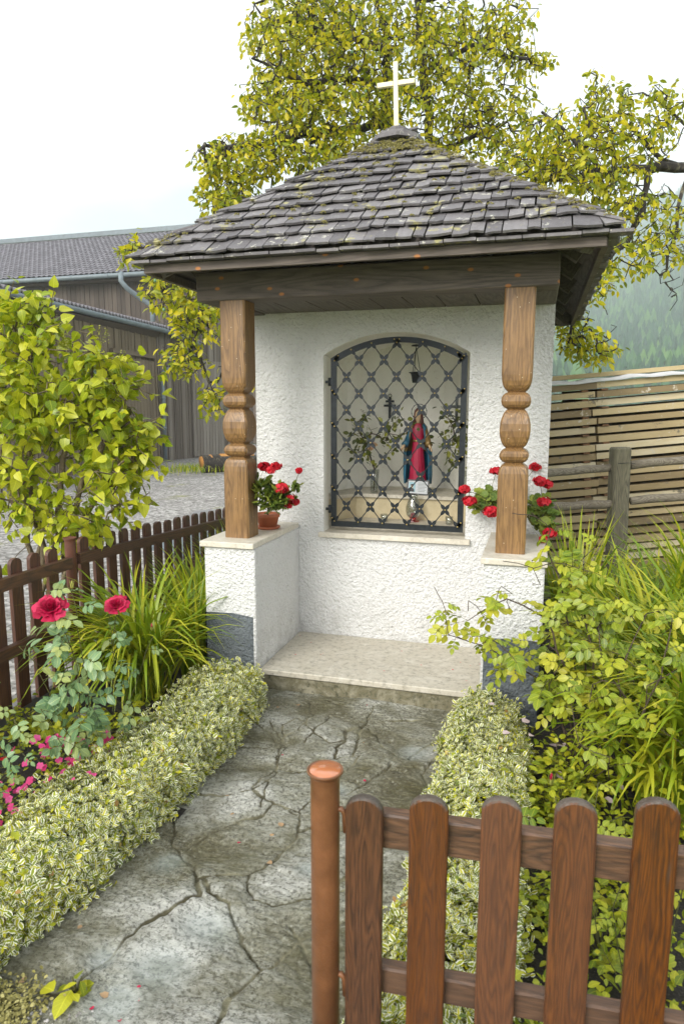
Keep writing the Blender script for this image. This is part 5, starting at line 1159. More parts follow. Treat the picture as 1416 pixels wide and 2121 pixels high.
# ------------------------------------------------------------------ bedding flowers
def bedding(name, label, c, r, h, nl, nf, mat, leafmat='ground_leaf', fs=.017, ls=.022, cat='flower'):
    t = thing(name, label, cat, tuple(c), 'bedding plants in the flower beds'); c = np.array(c)
    P = c+RG.normal(0, .5, (nl, 3))*np.array([r, r, 0]); P[:, 2] = np.abs(RG.normal(.35, .35, nl))*h+.008; T = norm(RG.normal(0, 1, (nl, 3))*np.array([1, 1, .4])); N = norm(RG.normal(0, .35, (nl, 3))+np.array([0, 0, 1]))
    leaf_obj('foliage', [leaves(T_OV, P, T, N, ls*RG.uniform(.6, 1.4, nl))], [M[leafmat]], t)
    if nf:
        for _ in range(nf):
            PP, TT, NN, VV = [], [], [], []
            q = c+RG.normal(0, .5, 3)*np.array([r, r, 0])+np.array([0, 0, h*RG.uniform(.6, 1.15)]); d = norm(np.array([0, -.45, .9])+RG.normal(0, .4, 3)); a = norm(np.cross(d, RG.normal(0, 1, 3))); b = np.cross(d, a); v_ = RG.random()
            for k in range(5): an = k*2*math.pi/5; PP.append(q); TT.append(a*math.cos(an)+b*math.sin(an)+d*.15); NN.append(d); VV.append(v_)
            leaf_obj('flower', [leaves(T_PETAL, PP, TT, NN, fs*RG.uniform(.75, 1.15, len(PP)), np.array(VV))], [M[mat]], t)
    m = MB()
    for _ in range(14): q = c+RG.normal(0, .3, 3)*np.array([r, r, 0]); m.tube([(c[0], c[1], 0), tuple(q+np.array([0, 0, h*.7]))], [.003, .0015], 4)
    m.build('stems', [M['thorn']], t)
bedding('impatiens', 'bright pink bedding flowers at the foot of the left rose', (-.22, -1.24, 0), .20, .16, 160, 40, 'pink')
bedding('impatiens', 'pink bedding flowers tucked behind the left hedge', (-.06, -1.14, 0), .10, .18, 60, 20, 'pink')
bedding('impatiens', 'magenta flowers among low leaves at the left edge', (-.24, -1.60, 0), .22, .16, 260, 40, 'pink')
bedding('impatiens', 'red bedding flowers at the far left edge of the bed', (-.44, -1.50, 0), .14, .16, 120, 20, 'red')
bedding('impatiens', 'sparse pink flowers close behind the near end of the left hedge', (-.12, -1.75, 0), .14, .12, 160, 10, 'pink')
bedding('low_leafy_plant', 'low green leaves around the foot of the left roses', (-.1, -.85, 0), .35, .14, 200, 0, 'pink', ls=.045, cat='plant')
bedding('low_leafy_plant', 'yellow green seedlings under the big right rose bush', (1.98, -.70, 0), .26, .22, 620, 0, 'pink', ls=.03, cat='plant')
bedding('low_leafy_plant', 'green seedlings and clover spreading on the soil behind the gate', (2.04, -1.25, 0), .28, .16, 760, 0, 'pink', ls=.026, cat='plant')
bedding('low_leafy_plant', 'leafy ground plants at the right edge behind the gate', (2.40, -1.0, 0), .28, .22, 600, 0, 'pink', ls=.032, cat='plant')
bedding('low_leafy_plant', 'green leaves seen low through the right half of the gate', (2.05, -1.95, 0), .26, .14, 460, 0, 'pink', ls=.026, cat='plant')
bedding('low_leafy_plant', 'yellow green plant beside the near right hedge seen between gate pales', (1.80, -1.5, 0), .14, .12, 200, 0, 'pink', ls=.028, cat='plant')
bedding('low_leafy_plant', 'yellow green leafy plants filling the bed between the left hedge and fence', (-.35, -.95, 0), .34, .16, 420, 0, 'pink', ls=.036, cat='plant')
bedding('low_leafy_plant', 'small leaves along the foot of the left picket fence', (-.66, -.9, 0), .16, .12, 260, 0, 'pink', ls=.03, cat='plant')
bedding('low_leafy_plant', 'bright yellow green plants just behind the middle pales of the gate', (1.98, -1.62, 0), .24, .16, 520, 0, 'pink', ls=.028, cat='plant')
bedding('low_leafy_plant', 'broad leaves near the right hedge below the gate rail', (1.84, -2.02, 0), .10, .14, 120, 0, 'pink', ls=.036, cat='plant')
bedding('low_leafy_plant', 'bright leaves between the right hedge and the big rose bush', (1.86, -.95, 0), .16, .24, 520, 0, 'pink', ls=.03, cat='plant')
bedding('weed', 'bright green plantain weed growing from a joint of the path', (.56, -2.16, 0), .05, .05, 10, 0, 'pink', ls=.06, cat='weed')
bedding('moss_patch', 'yellow green moss at the lower left corner of the path', (.42, -2.26, 0), .10, .022, 900, 0, 'pink', leafmat='moss', ls=.011, cat='moss')
M['mossl'] = M['moss']
# pebbles at the lower left corner
rng = random.Random(3)
PB = MB()
for i in range(260):
    x, y, s_ = rng.uniform(.42, .66), rng.uniform(-2.42, -2.20), rng.uniform(.003, .007); PB.lathe([(s_*.3, 0), (s_, s_*.4), (s_*.5, s_), (.0003, s_*1.05)], (x, y, .002), 6, 0, rng.uniform(.8, 1.2), 1)
tag(PB.build('gravel', [M['gravel']]), 'loose grey grit in the lower left corner of the path', 'gravel', None, 'stuff')

# stone at the gate post foot
def rock(name, label, c, r, mat, cat='rock', sq=.6):
    V = []; n1, n2 = 14, 9
    for i in range(n2+1):
        for k in range(n1):
            th = math.pi*i/n2; ph = 2*math.pi*k/n1; d = Vector((math.sin(th)*math.cos(ph), math.sin(th)*math.sin(ph), math.cos(th))); q = r*(1+.35*noise.noise(d*1.7+Vector(c)*9)); V.append((c[0]+d.x*q, c[1]+d.y*q, c[2]+d.z*q*sq))
    o = mesh_obj(name, V, [(i*n1+k, i*n1+(k+1) % n1, (i+1)*n1+(k+1) % n1, (i+1)*n1+k)[::-1] for i in range(n2) for k in range(n1)], [M[mat]], None, smooth=True); return tag(o, label, cat)
rock('rock', 'white painted rock at the foot of the steel gate post', (1.225, -2.16, .02), .055, 'whiterock')
rock('rock', 'flat grey rock lying on the soil behind the left roses', (-.45, -.72, .02), .08, 'asphalt')

# fallen petals and leaves
pt = leaves(T_PETAL, [(0, -.5, 0)], [(0, 1, .05)], [(0, 0, 1)], [1.0])
def fallen(name, label, cat, grp, spots_, mat, size):
    base = None
    for x, y, z in spots_:
        if base is None: base = leaf_obj(name, [pt], [M[mat]]); o = base; tag(o, label, cat, grp)
        else: o = base.copy(); col.objects.link(o)
        s_ = size*random.uniform(.7, 1.2); o.location = (x, y, z+.004); o.scale = (s_, s_*random.uniform(.6, 1), s_); o.rotation_euler = (random.uniform(-.25, .25), random.uniform(-.25, .25), random.uniform(0, 6.28))
def zs_(pts, z):
    out = []
    for u, v in pts:
        d = _F + _R*(u-708)/FPX + _U*(1060.5-v)/FPX; t = (z-CAM[2])/d[2]; q = CAM+d*t; out.append((q[0], q[1], z))
    return out
fallen('petal', 'small fallen red petal on the stone step', 'petal', 'red petals on the step', zs_([(646,1304),(622,1318),(645,1332),(665,1357),(669,1355),(612,1357),(689,1308),(774,1318),(800,1319),(886,1332),(882,1346),(832,1350),(873,1379),(796,1391),(954,1373),(938,1388),(975,1380),(966,1411),(701,1309),(995,1377)], .1225), 'red', .013)
fallen('petal', 'fallen red petal on the wet flagstones', 'petal', 'red petals on the path', zs_([(586,1566),(756,1619),(497,1748),(290,2047),(290,2075),(192,2092),(534,1469),(538,1460),(508,1502),(210,1973),(250,2118),(760,1462),(542,1455)], .004), 'crimson', .016)
fallen('leaf_litter', 'fallen pale yellow leaf on the wet flagstones', 'fallen leaf', 'yellow leaves on the path', zs_([(482,1689),(582,1710),(565,1732),(470,1651),(560,1790),(285,1740),(215,1800),(170,1976),(165,1925),(135,1987),(150,1980),(50,2035),(217,2065),(755,1541),(617,1462),(576,1467),(545,1466),(400,1870)], .004), 'fadedpink', .028)
fallen('petal', 'pale pink rose petal fallen on the right hedge and bed', 'petal', 'pale pink petals in the right bed', [tuple(p) for p in zs_([(1018,1460),(1050,1520),(1100,1525),(1090,1495),(1068,1760)], .26)]+[tuple(p) for p in zs_([(1145,1545),(1165,1545),(1098,1575),(1160,1610),(1285,1632),(1265,1640),(1335,1620),(1260,1660),(1215,1540),(1160,1605),(1370,1520),(1400,1490)], .10)], 'palepink', .046)
fallen('petal', 'crimson petal caught on top of the left hedge', 'petal', 'crimson petals on the left hedge', zs_([(153,1617),(190,1606),(196,1608),(185,1603)], .27), 'pink', .024)

# ------------------------------------------------------------------ lilac shrub behind the fence
def blob(u, v, ru, rv, d, rd, n):
    out = []
    for _ in range(n):
        q = rnd_dirs(1)[0]*RG.random()**.38; out.append(at(u+ru*q[0], v+rv*q[1], d+rd*q[2]))
    return out
ll = thing('lilac_shrub', 'large yellow green shrub with heart shaped leaves behind the left fence', 'shrub', tuple(at(110, 1300, 4.5)*np.array([1, 1, 0])))
wd = Wood(); b0 = at(110, 1240, 4.5); b0[2] = -.05
for tp in ((20, 1000, 4.4, -30, 800), (60, 950, 4.5, 55, 700), (130, 950, 4.4, 190, 760), (170, 1000, 4.3, 260, 830), (190, 1050, 4.2, 250, 960), (100, 1000, 4.7, 110, 800), (140, 1060, 4.15, 200, 1000), (60, 1050, 4.2, 30, 1000)):
    s0 = b0+np.array([RG.normal(0, .12), RG.normal(0, .10), 0]); wd.line([s0, at(tp[0]*.6+110*.4, 1100, 4.4), at(tp[0], tp[1], tp[2]), at(tp[3], tp[4], tp[2])], step=.09, wob=.012)
pts = blob(60, 690, 75, 75, 4.45, .30, 60)+blob(20, 640, 60, 30, 4.45, .2, 14)+blob(50, 840, 120, 95, 4.4, .35, 110)+blob(200, 790, 60, 60, 4.4, .25, 50)+blob(190, 740, 50, 25, 4.4, .2, 12)+blob(230, 900, 80, 80, 4.35, .3, 80)+blob(60, 990, 110, 100, 4.3, .35, 80)+blob(240, 1010, 70, 60, 4.25, .25, 50)+blob(150, 1080, 110, 55, 4.15, .22, 60)+blob(270, 790, 22, 22, 4.4, .1, 8)+blob(-60, 850, 60, 200, 4.5, .4, 60)+blob(300, 950, 25, 35, 4.3, .1, 10)
pts = pts+[p+RG.normal(0, .09, 3) for p in pts]; wd.grow(pts, .07, .03, 1.5, .01)
wd.mesh('stems', M['barkl'], ll, .0032, 2.5, .03)
lv = wood_leaves(wd, T_HEART, 3.3, .070, .0078, .0032, 2.5, .55, .06, sizevar=.4, up=.9, keep=lambda p: random.random() < (.42 if p[2] < .95 else .72 if p[2] < 1.35 else 1))
leaf_obj('foliage', [lv], [M['lilac']], ll)
PP, TT = [], []
for _ in range(9):
    c = at(*random.choice([(205, 715, 4.35), (215, 705, 4.35), (130, 705, 4.35), (245, 760, 4.35), (262, 765, 4.35), (140, 730, 4.35), (60, 640, 4.4)])); c = c+RG.normal(0, .02, 3)
    for k in range(26): t = k/26; PP.append(c+np.array([0, 0, .09*t])+RG.normal(0, .014*(1-t)+.003, 3)); TT.append(RG.normal(0, 1, 3))
n = len(PP); leaf_obj('seed_head', [leaves(T_SMALL, PP, TT, rnd_dirs(n), np.full(n, .012))], [M['bud']], ll)

# ------------------------------------------------------------------ plum trees
def tree(label, base, limbs, blobs, leafsize, bare=(), per=1.6, tip=.0034, expo=2.35, mx=.13, fruit=0, grp='plum trees behind the shrine', rmax=.0085, step=.11):
    t = thing('plum_tree', label, 'tree', tuple(base), grp); wd = Wood(); root = wd.line([base, limbs[0][0]], step=.15)
    for i, lb in enumerate(limbs):
        if i == 0: wd.line([np.array(p) for p in lb[1:]], root, step=.14, wob=.02)
        else: wd.line([np.array(p) for p in lb], wd.near(np.array(lb[0])), step=.14, wob=.02)
    bare_pts = []
    for b in bare: bare_pts += blob(*b)
    pts = []
    for b in blobs: pts += blob(*b[:6], int(b[6]*4.0))
    wd.grow(pts, step, .05, 2.2, .015); n0 = len(wd.p)
    if bare_pts: wd.grow(bare_pts, .07, .10, 1.6, .007)
    wd.mesh('trunk', M['bark'], t, tip, expo, mx)
    cut = {tuple(np.round(wd.p[i], 5)) for i in range(n0, len(wd.p))}
    lv = wood_leaves(wd, T_PLUM, per, leafsize, rmax, tip, expo, .75, .05, keep=lambda p: tuple(np.round(p, 5)) not in cut, sizevar=.35, up=.5)
    leaf_obj('crown', [lv], [M['plumleaf']], t)
    if fruit:
        A = np.array(wd.p); r = wd.radii(tip, expo); idx = [i for i in range(n0) if r[i] < .008]; f0 = None
        for i in random.sample(idx, min(fruit, len(idx))):
            p = A[i]-np.array([0, 0, .035]); s_ = .014
            if f0 is None: m = MB(); m.lathe([(.001, -1.2*s_), (.7*s_, -.85*s_), (s_, 0), (.7*s_, .85*s_), (.001, 1.15*s_)], (0, 0, 0), 8); f0 = m.build('plum', [M['fruit']], t); f0.location = p
            else: c = f0.copy(); col.objects.link(c); c.location = p
    return t
DT = 7.0
tb = at(890, 700, DT); tb[2] = -.05
tree('tall plum tree with two lichen spotted stems rising behind the roof cross', tb,
    [[at(888, 520, DT), at(888, 300, DT), at(875, 150, DT), at(862, 0, DT), at(850, -200, DT)],
     [at(888, 520, DT), at(830, 400, DT+.2), at(806, 260, DT+.2), at(800, 100, DT+.2), at(770, -60, DT+.3)],
     [at(806, 260, DT+.2), at(700, 270, DT-.2), at(600, 285, DT-.4), at(500, 300, DT-.5), at(420, 300, DT-.6)],
     [at(830, 400, DT+.2), at(700, 380, DT-.2), at(560, 400, DT-.5), at(450, 470, DT-.7), at(380, 560, DT-.9), at(330, 610, DT-1.0)],
     [at(450, 470, DT-.7), at(420, 620, DT-1), at(400, 720, DT-1.1), at(450, 830, DT-1.2)],
     [at(450, 470, DT-.7), at(330, 500, DT-.9), at(260, 510, DT-1.0)],
     [at(875, 150, DT), at(980, 90, DT-.3), at(1090, 120, DT-.4)], [at(862, 0, DT), at(980, -40, DT), at(1090, -30, DT)],
     [at(888, 330, DT), at(980, 280, DT-.3), at(1050, 250, DT-.3)], [at(800, 100, DT), at(680, 60, DT), at(540, 30, DT)], [at(800, 160, DT), at(660, 170, DT-.3), at(520, 120, DT-.3)]],
    [(620, 70, 125, 100, DT, .8, 190), (790, 60, 140, 100, DT, .9, 150), (960, 90, 120, 100, DT-.2, .8, 110), (1060, 60, 60, 90, DT-.2, .4, 26), (590, 200, 100, 80, DT-.3, .7, 110), (740, 200, 110, 80, DT-.2, .7, 110), (900, 210, 120, 80, DT-.2, .7, 70), (620, 300, 130, 60, DT-.4, .6, 100), (500, 330, 80, 60, DT-.5, .4, 50), (440, 330, 50, 40, DT-.6, .3, 20),
     (470, 400, 70, 60, DT-.6, .4, 55), (760, 290, 100, 50, DT-.2, .5, 36), (1020, 230, 90, 60, DT-.3, .5, 40), (960, 290, 100, 40, DT-.3, .5, 30), (1110, 120, 40, 30, DT-.4, .2, 12), (1070, 300, 60, 50, DT-.3, .3, 20), (1080, 190, 50, 60, DT-.3, .3, 10), (700, -80, 220, 80, DT, .8, 100), (950, -80, 170, 60, DT, .6, 60),
     (350, 600, 60, 50, DT-1.0, .3, 30), (410, 660, 55, 60, DT-1.1, .3, 36), (280, 520, 40, 35, DT-1.0, .2, 12), (390, 740, 60, 35, DT-1.1, .3, 20), (440, 820, 30, 40, DT-1.2, .2, 10), (500, 760, 40, 60, DT-1.2, .3, 8)],
    .066, per=2.9, fruit=60)
t2 = at(1530, 700, 6.6); t2[2] = -.05
tree('gnarled plum tree with bare drooping twigs right of the shrine roof', t2,
    [[at(1530, 450, 6.6), at(1500, 380, 6.5), at(1420, 345, 6.4), at(1370, 330, 6.4), at(1340, 300, 6.4), at(1290, 250, 6.4)],
     [at(1420, 345, 6.4), at(1340, 350, 6.3), at(1250, 360, 6.2), at(1160, 370, 6.1)], [at(1340, 350, 6.3), at(1330, 440, 6.2), at(1270, 520, 6.1), at(1200, 620, 6.0), at(1180, 700, 5.9)],
     [at(1250, 360, 6.2), at(1180, 280, 6.2), at(1120, 230, 6.2)], [at(1500, 380, 6.5), at(1400, 240, 6.4), at(1330, 190, 6.4)], [at(1420, 345, 6.4), at(1400, 480, 6.2), at(1380, 560, 6.2)]],
    [(1180, 290, 110, 70, 6.2, .6, 70), (1250, 220, 60, 60, 6.3, .3, 24), (1310, 300, 80, 70, 6.3, .5, 40), (1200, 360, 110, 50, 6.1, .5, 60), (1100, 340, 90, 45, 6.1, .4, 34), (1290, 420, 80, 50, 6.2, .4, 34), (1380, 240, 50, 70, 6.3, .3, 14), (1370, 200, 55, 40, 6.3, .2, 8), (1330, 520, 80, 60, 6.1, .4, 24), (1400, 470, 60, 80, 6.1, .3, 18), (1250, 560, 30, 60, 6.0, .2, 10), (1190, 690, 35, 60, 5.9, .25, 26), (1240, 720, 45, 35, 5.9, .25, 16), (1230, 600, 20, 30, 5.9, .2, 5), (1290, 210, 25, 40, 6.3, .2, 6), (1230, 150, 10, 14, 6.3, .1, 2)],
    .064, bare=[(1340, 440, 90, 90, 6.1, .4, 60), (1390, 560, 50, 80, 6.1, .3, 26), (1280, 330, 80, 60, 6.2, .4, 30), (1220, 660, 60, 60, 5.9, .2, 14), (1390, 620, 20, 60, 6.1, .2, 8)], per=2.8, fruit=30, mx=.05)

# ------------------------------------------------------------------ stacked boards and old rail fence on the right
tilt = R_(5.0)
sa = at(1100, 846, 6.05); sdir = np.array([math.cos(.30)*math.cos(tilt), math.sin(.30)*math.cos(tilt), math.sin(tilt)]); sdep = np.array([-math.sin(.30), math.cos(.30), 0])
sup = np.cross(sdir, sdep); sup = sup/np.linalg.norm(sup)
SM = Matrix(((sdir[0], sdep[0], sup[0], sa[0]), (sdir[1], sdep[1], sup[1], sa[1]), (sdir[2], sdep[2], sup[2], 0), (0, 0, 0, 1)))
pitch = .0795; NB = 22; zt = 1.80
ordn = ['topmost', 'second', 'third', 'fourth', 'fifth', 'sixth', 'seventh', 'eighth', 'ninth', 'tenth', 'eleventh', 'twelfth', 'thirteenth', 'fourteenth', 'fifteenth', 'sixteenth', 'seventeenth', 'eighteenth', 'nineteenth', 'twentieth', 'twenty-first', 'lowest']
for i in range(NB):
    z = zt-i*pitch; j = .70+random.uniform(-.03, .03)
    for q, (a, b) in enumerate(((-1.2+random.uniform(-.1, .1), j-.006), (j+.006, 2.6+random.uniform(-.2, .2)))):
        m = MB(); yo = random.uniform(-.03, .03); th = random.uniform(.050, .060); dr_ = random.uniform(-.006, .006)
        m.box(a, b, yo, yo+.62, z-th, z, M4=SM @ Matrix.Rotation(random.uniform(-.004, .004), 4, 'Y'), var=random.random(), bev=.002)
        tag(m.build('board', [M['lumber']]), f'{ordn[i]} board of the {"left" if q == 0 else "right"} half of the timber stack beyond the shrine', 'board', 'boards in the timber stack')
    if i < NB-1:
        for k, xx in enumerate((.62, .80, 2.3)):
            if xx == .80 and i % 2: continue
            m = MB(); m.box(xx-.03, xx+.03, -.02, .50, z-pitch+.0015, z-.061, M4=SM, bev=.002)
            tag(m.build('spacer', [M['lumberend']]), f'short brown spacer {("left of", "right of", "far right of")[k]} the joint under the {ordn[i]} board of the timber stack', 'spacer', 'spacers in the timber stack')
m = MB(); n = 40; V = []
for i in range(n+1):
    xx = -1.1+3.7*i/n; zz = zt+.030+.008*math.sin(i*1.7)+.006*math.sin(i*.6)
    for yy, dz_ in ((-.045, -.018-.012*abs(math.sin(i*.9))), (-.05, -.002), (-.02, .006), (.15, .008), (.30, .0)):
        V.append(tuple(SM @ Vector((xx, yy, zz+dz_))))
tag(mesh_obj('tarpaulin', V, [(i*5+k, (i+1)*5+k, (i+1)*5+k+1, i*5+k+1) for i in range(n) for k in range(4)], [M['tarp']], None, smooth=True), 'crumpled white plastic sheet along the top of the timber stack', 'sheet')
m = MB(); m.box(-1.0, 2.6, .04, .24, zt+.046, zt+.085, M4=SM, bev=.003); tag(m.build('cover_board', [M['lumber']]), 'weathered cover board lying on the white sheet over the timber stack', 'board')
rf = thing('rail_fence', 'old grey rail fence with a mossy square post before the timber stack', 'fence', tuple(at(1290, 1200, 5.0)*np.array([1, 1, 0])))
pc = at(1292, 925, 5.0); 
m = MB(); m.box(-.062, .062, -.06, .06, 0, pc[2]+.0, M4=Matrix.Translation((pc[0], pc[1], 0)) @ Matrix.Rotation(.3, 4, 'Z') @ Matrix.Rotation(-.02, 4, 'Y'), bev=.012); m.build('post', [M['postgrey']], rf)
for (u0, v0, u1, v1, r_) in ((1090, 984, 1277, 966, .030), (1306, 962, 1640, 930, .032), (1090, 1052, 1277, 1042, .032), (1306, 1036, 1640, 1010, .031)):
    m = MB(); a, b = at(u0, v0, 5.0), at(u1, v1, 5.05); 
    if u0 > 1200: a = at(u0, v0, 5.02)
    m.tube([a+(b-a)*k/8+np.array([0, 0, .004*math.sin(k*2.1+u0)]) for k in range(9)], [r_*(1+.06*math.sin(k*1.9+v0)) for k in range(9)], 10); m.build('rail', [M['logrey']], rf)
m = MB(); m.tube([(pc[0]+.068*math.cos(a+.3)*1.25, pc[1]+.068*math.sin(a+.3)*1.25, pc[2]-.115+.004*math.sin(3*a)) for a in [2*math.pi*i/16 for i in range(17)]], .002, 4, cap=False); m.build('wire', [M['iron']], rf)

# ------------------------------------------------------------------ barn and its wing
BN = thing('barn', 'big weathered wooden barn with grey tiled roof behind the yard', 'barn', (-20, 25, 0))
m = MB(); x = -46.0
while x < -3: w_ = random.uniform(.20, .30); m.box(x, x+w_-.02, 26.0+random.uniform(0, .03), 26.2, 0, 8.2, var=random.random()); x += w_
m.build('wall', [M['barndark']], BN)
# tiled roof as one sheet of rolling tiles
V, F, vr = [], [], []; x0, x1 = -46.0, -2.5; tw, tl = .30, .42; nx = int((x1-x0)/tw)*4; run = 8.2; rise = 3.95; sl = math.hypot(run, rise); nr = int(sl/tl); ca, sa_ = run/sl, rise/sl
for r in range(nr):
    for e, (t, lift) in enumerate(((r*tl, .035), ((r+1)*tl+.01, 0))):
        for i in range(nx+1):
            h = .030*math.sin(i*math.pi/2)+lift; V.append((x0+i*tw/4, 25.35+t*ca-h*sa_, 7.95+t*sa_+h*ca))
    b = r*2*(nx+1); tv = np.repeat(RG.random(nx//4+1), 4)
    for i in range(nx): F.append((b+i, b+i+1, b+nx+1+i+1, b+nx+1+i)); vr.append(tv[i]*.6+.2)
    if r: 
        for i in range(nx): F.append((b+i, b-(nx+1)+i, b-(nx+1)+i+1, b+i+1)); vr.append(0)
mesh_obj('tiled_roof', V, F, [M['rooftile']], BN, None, vr, None, False)
m = MB(); m.box(x0, x1, 25.35+run-.2, 25.35+run+.3, 7.95+rise-.05, 7.95+rise+.22); m.build('ridge_flashing', [M['zinc']], BN)
m = MB(); m.box(x0, x1, 25.5, 34, 7.6, 7.7); m.build('eave_boarding', [M['barndark']], BN)
m = MB(); m.tube([(x0, 25.25, 7.80), (x1, 25.25, 7.80)], .11, 12); 
for i in range(22): m.tube([(x0+i*2, 25.25, 7.80), (x0+i*2+.06, 25.25, 7.80)], .125, 12)
m.build('gutter', [M['zinc']], BN)
m = MB(); dpx = at(250, 572, 29.5)
m.tube([at(250, 566, 29.6), at(250, 582, 29.4), at(262, 597, 29.6), at(290, 618, 30.0), at(313, 632, 30.2), at(316, 645, 30.2), at(316, 680, 30.2)], .11, 10); m.build('downpipe', [M['zinc']], BN)
# wing: long wall facing right, eave running away from the viewer
WG = thing('barn_wing', 'low plank walled wing of the barn with a long gutter and a brown door', 'barn wing', (-9.3, 14, 0))
pA, pB, pC = np.array([-8.7, 4.0]), np.array([-9.42, 15.0]), np.array([-8.75, 19.2])
def board_wall(a, b, z0, ztop, mat, name, skip=None, off=0):
    d = b-a; Ln = np.linalg.norm(d); d = d/Ln; nn = np.array([d[1], -d[0]]); s_ = 0; m = MB()
    m4 = Matrix(((d[0], nn[0], 0, a[0]), (d[1], nn[1], 0, a[1]), (0, 0, 1, 0), (0, 0, 0, 1)))
    m.box(0, Ln, -.12, -.04, z0, ztop(0) if callable(ztop) else ztop, M4=m4, var=.1)
    while s_ < Ln:
        w_ = random.uniform(.14, .20); zt_ = ztop(s_) if callable(ztop) else ztop
        if not (skip and skip(s_)): m.box(s_, min(Ln, s_+w_-.012), -.03+off, random.uniform(0, .014)+off, z0, zt_, M4=m4, var=random.random())
        s_ += w_
    for q in range(int(Ln/.36)):
        if not (skip and skip(q*.36)): m.box(q*.36, q*.36+.05, .015+off, .035+off, z0, zt_, M4=m4, var=random.random()*.6)
    return m.build(name, [M[mat]], WG), m4, Ln
_, mA, LA = board_wall(pA, pB, 0, 3.75, 'barndoor', 'wall')
_, mB_, LB = board_wall(pB, pC, 0, 4.2, 'barnboard', 'wall')
def wing_xy(u, X_=-9.42): pass
m = MB(); m.box(LA-2.55, LA-.35, .036, .09, .1, 3.0, M4=mA, var=.6)
for q in range(12): m.box(LA-2.52+q*.18, LA-2.52+q*.18+.165, .0905, .105, .12, 2.98, M4=mA, var=random.random())
for a, b in ((LA-2.65, LA-2.55), (LA-.35, LA-.25)): m.box(a, b, .036, .13, 0, 3.08, M4=mA, var=.2)
m.box(LA-2.65, LA-.25, .036, .13, 3.082, 3.2, M4=mA, var=.2)
dr = m.build('door', [M['barndoor']], WG)
m = MB(); m.box(LA-4.3, LA-3.1, .036, .06, 1.3, 2.6, M4=mA); m.build('window', [M['glassgreen']], WG)
m = MB(); m.box(1.6, 3.3, .04, .075, 0.05, 3.2, M4=mB_, var=.9)
for q in range(10): m.box(1.6+q*.17, 1.6+q*.17+.15, .0755, .09, .05, 3.2, M4=mB_, var=.5+random.random()*.5)
m.build('sliding_door', [M['barnboard']], WG)
# wing roof: tiles seen edge-on above the gutter
e0, e1, e2 = np.array([-8.9, 3.0, 4.05]), np.array([-9.1, 15.0, 3.93]), np.array([-9.0, 17.1, 3.66])
m = MB(); m.tube([e0, e1, e2], .075, 10); m.build('gutter', [M['zinc']], WG)
V, F, vr = [], [], []; nseg = 90
for i in range(nseg*2+1):
    t = i/(nseg*2); p = (e0+(e1-e0)*t/.88) if t < .88 else (e1+(e2-e1)*(t-.88)/.12); z = p[2]+.11+.035*math.sin(i*math.pi/1.0+.5*math.pi)
    V += [(p[0]+.06, p[1], z), (p[0]-5.5, p[1], z+1.0), (p[0]+.06, p[1], z-.05), (p[0]-5.5, p[1], z+.90)]
for i in range(nseg*2): a = i*4; F += [(a, a+4, a+5, a+1), (a+2, a+3, a+7, a+6), (a, a+2, a+6, a+4)]; vr += [.5, .2, .3+.5*(i % 2)]
mesh_obj('tiled_roof', V, F, [M['rooftile']], WG, None, vr, None, False)
m = MB(); m.add([tuple(e0+np.array([-.1, 0, -.03])), tuple(e1+np.array([-.1, 0, -.03])), (pB[0]-.0, pB[1], 3.72), (pA[0]-.0, pA[1]-1, 3.72), tuple(e0+np.array([-.1, 0, .03])), tuple(e1+np.array([-.1, 0, .03])), (pB[0]-.0, pB[1], 3.80), (pA[0]-.0, pA[1]-1, 3.80)], [(0, 1, 2, 3), (7, 6, 5, 4), (0, 4, 5, 1), (2, 6, 7, 3), (1, 5, 6, 2), (0, 3, 7, 4)])
m.build('eave_board', [M['barndark']], WG)
m = MB(); pd = np.array([-9.25, 15.0]); m.tube([tuple(e2), (e2[0]+.02, e2[1]-.1, e2[2]-.25), (-9.2, 15.6, 3.0), (pd[0], pd[1], 2.7), (pd[0], pd[1], .02)], .06, 10)
for z in (1.0, 1.9): m.tube([(pd[0], pd[1], z), (pd[0], pd[1], z+.05)], .075, 10)
m.build('downpipe', [M['zinc']], WG)
# cut log in the yard
lg = thing('cut_log', 'freshly cut orange log lying on the gravel yard', 'log', (-6.4, 12.7, 0))
m = MB(); m.tube([(-6.65, 12.4, .18), (-5.6, 13.4, .18)], [.24, .22], 16); m.build('bark', [M['bark']], lg)
m = MB(); m.tube([(-6.66, 12.39, .18), (-6.45, 12.59, .22)], [.20, .21], 16); m.tube([(-6.3, 12.74, .28), (-5.62, 13.38, .27)], [.16, .15], 12); m.build('cut_face', [M['logend']], lg)
# dark boulder/stump-like shape and low grass tuft by the barn
o = leaf_obj('grass', [blades(-6.8, 12.2, 260, .22, .9, .5, .6, .02), blades(-4.9, 13.0, 200, .22, .8, .5, .6, .02)], [M['blade']]); tag(o, 'rough grass tufts in the gravel yard', 'grass', None, 'stuff')
# tarp sheet behind the fence
tag(mesh_obj('sheet_metal', [(-1.75, 1.95, .34), (-1.15, 1.80, .32), (-1.0, 2.5, .38), (-1.6, 2.75, .40), (-1.75, 1.95, .30), (-1.15, 1.80, .28), (-1.0, 2.5, .34), (-1.6, 2.75, .36)], [(0, 1, 2, 3), (7, 6, 5, 4), (0, 4, 5, 1), (1, 5, 6, 2), (2, 6, 7, 3), (3, 7, 4, 0)], [M['zinc']]), 'pale blue grey metal sheet on blocks just behind the left fence', 'metal sheet')
for q, (x, y) in enumerate(((-1.45, 2.1), (-1.3, 2.5))):
    m = MB(); m.box(x-.12, x+.12, y-.1, y+.1, -.04, .29, bev=.01); tag(m.build('block', [M['asphalt']]), ('near' if q == 0 else 'far')+' concrete block under the metal sheet behind the fence', 'block')

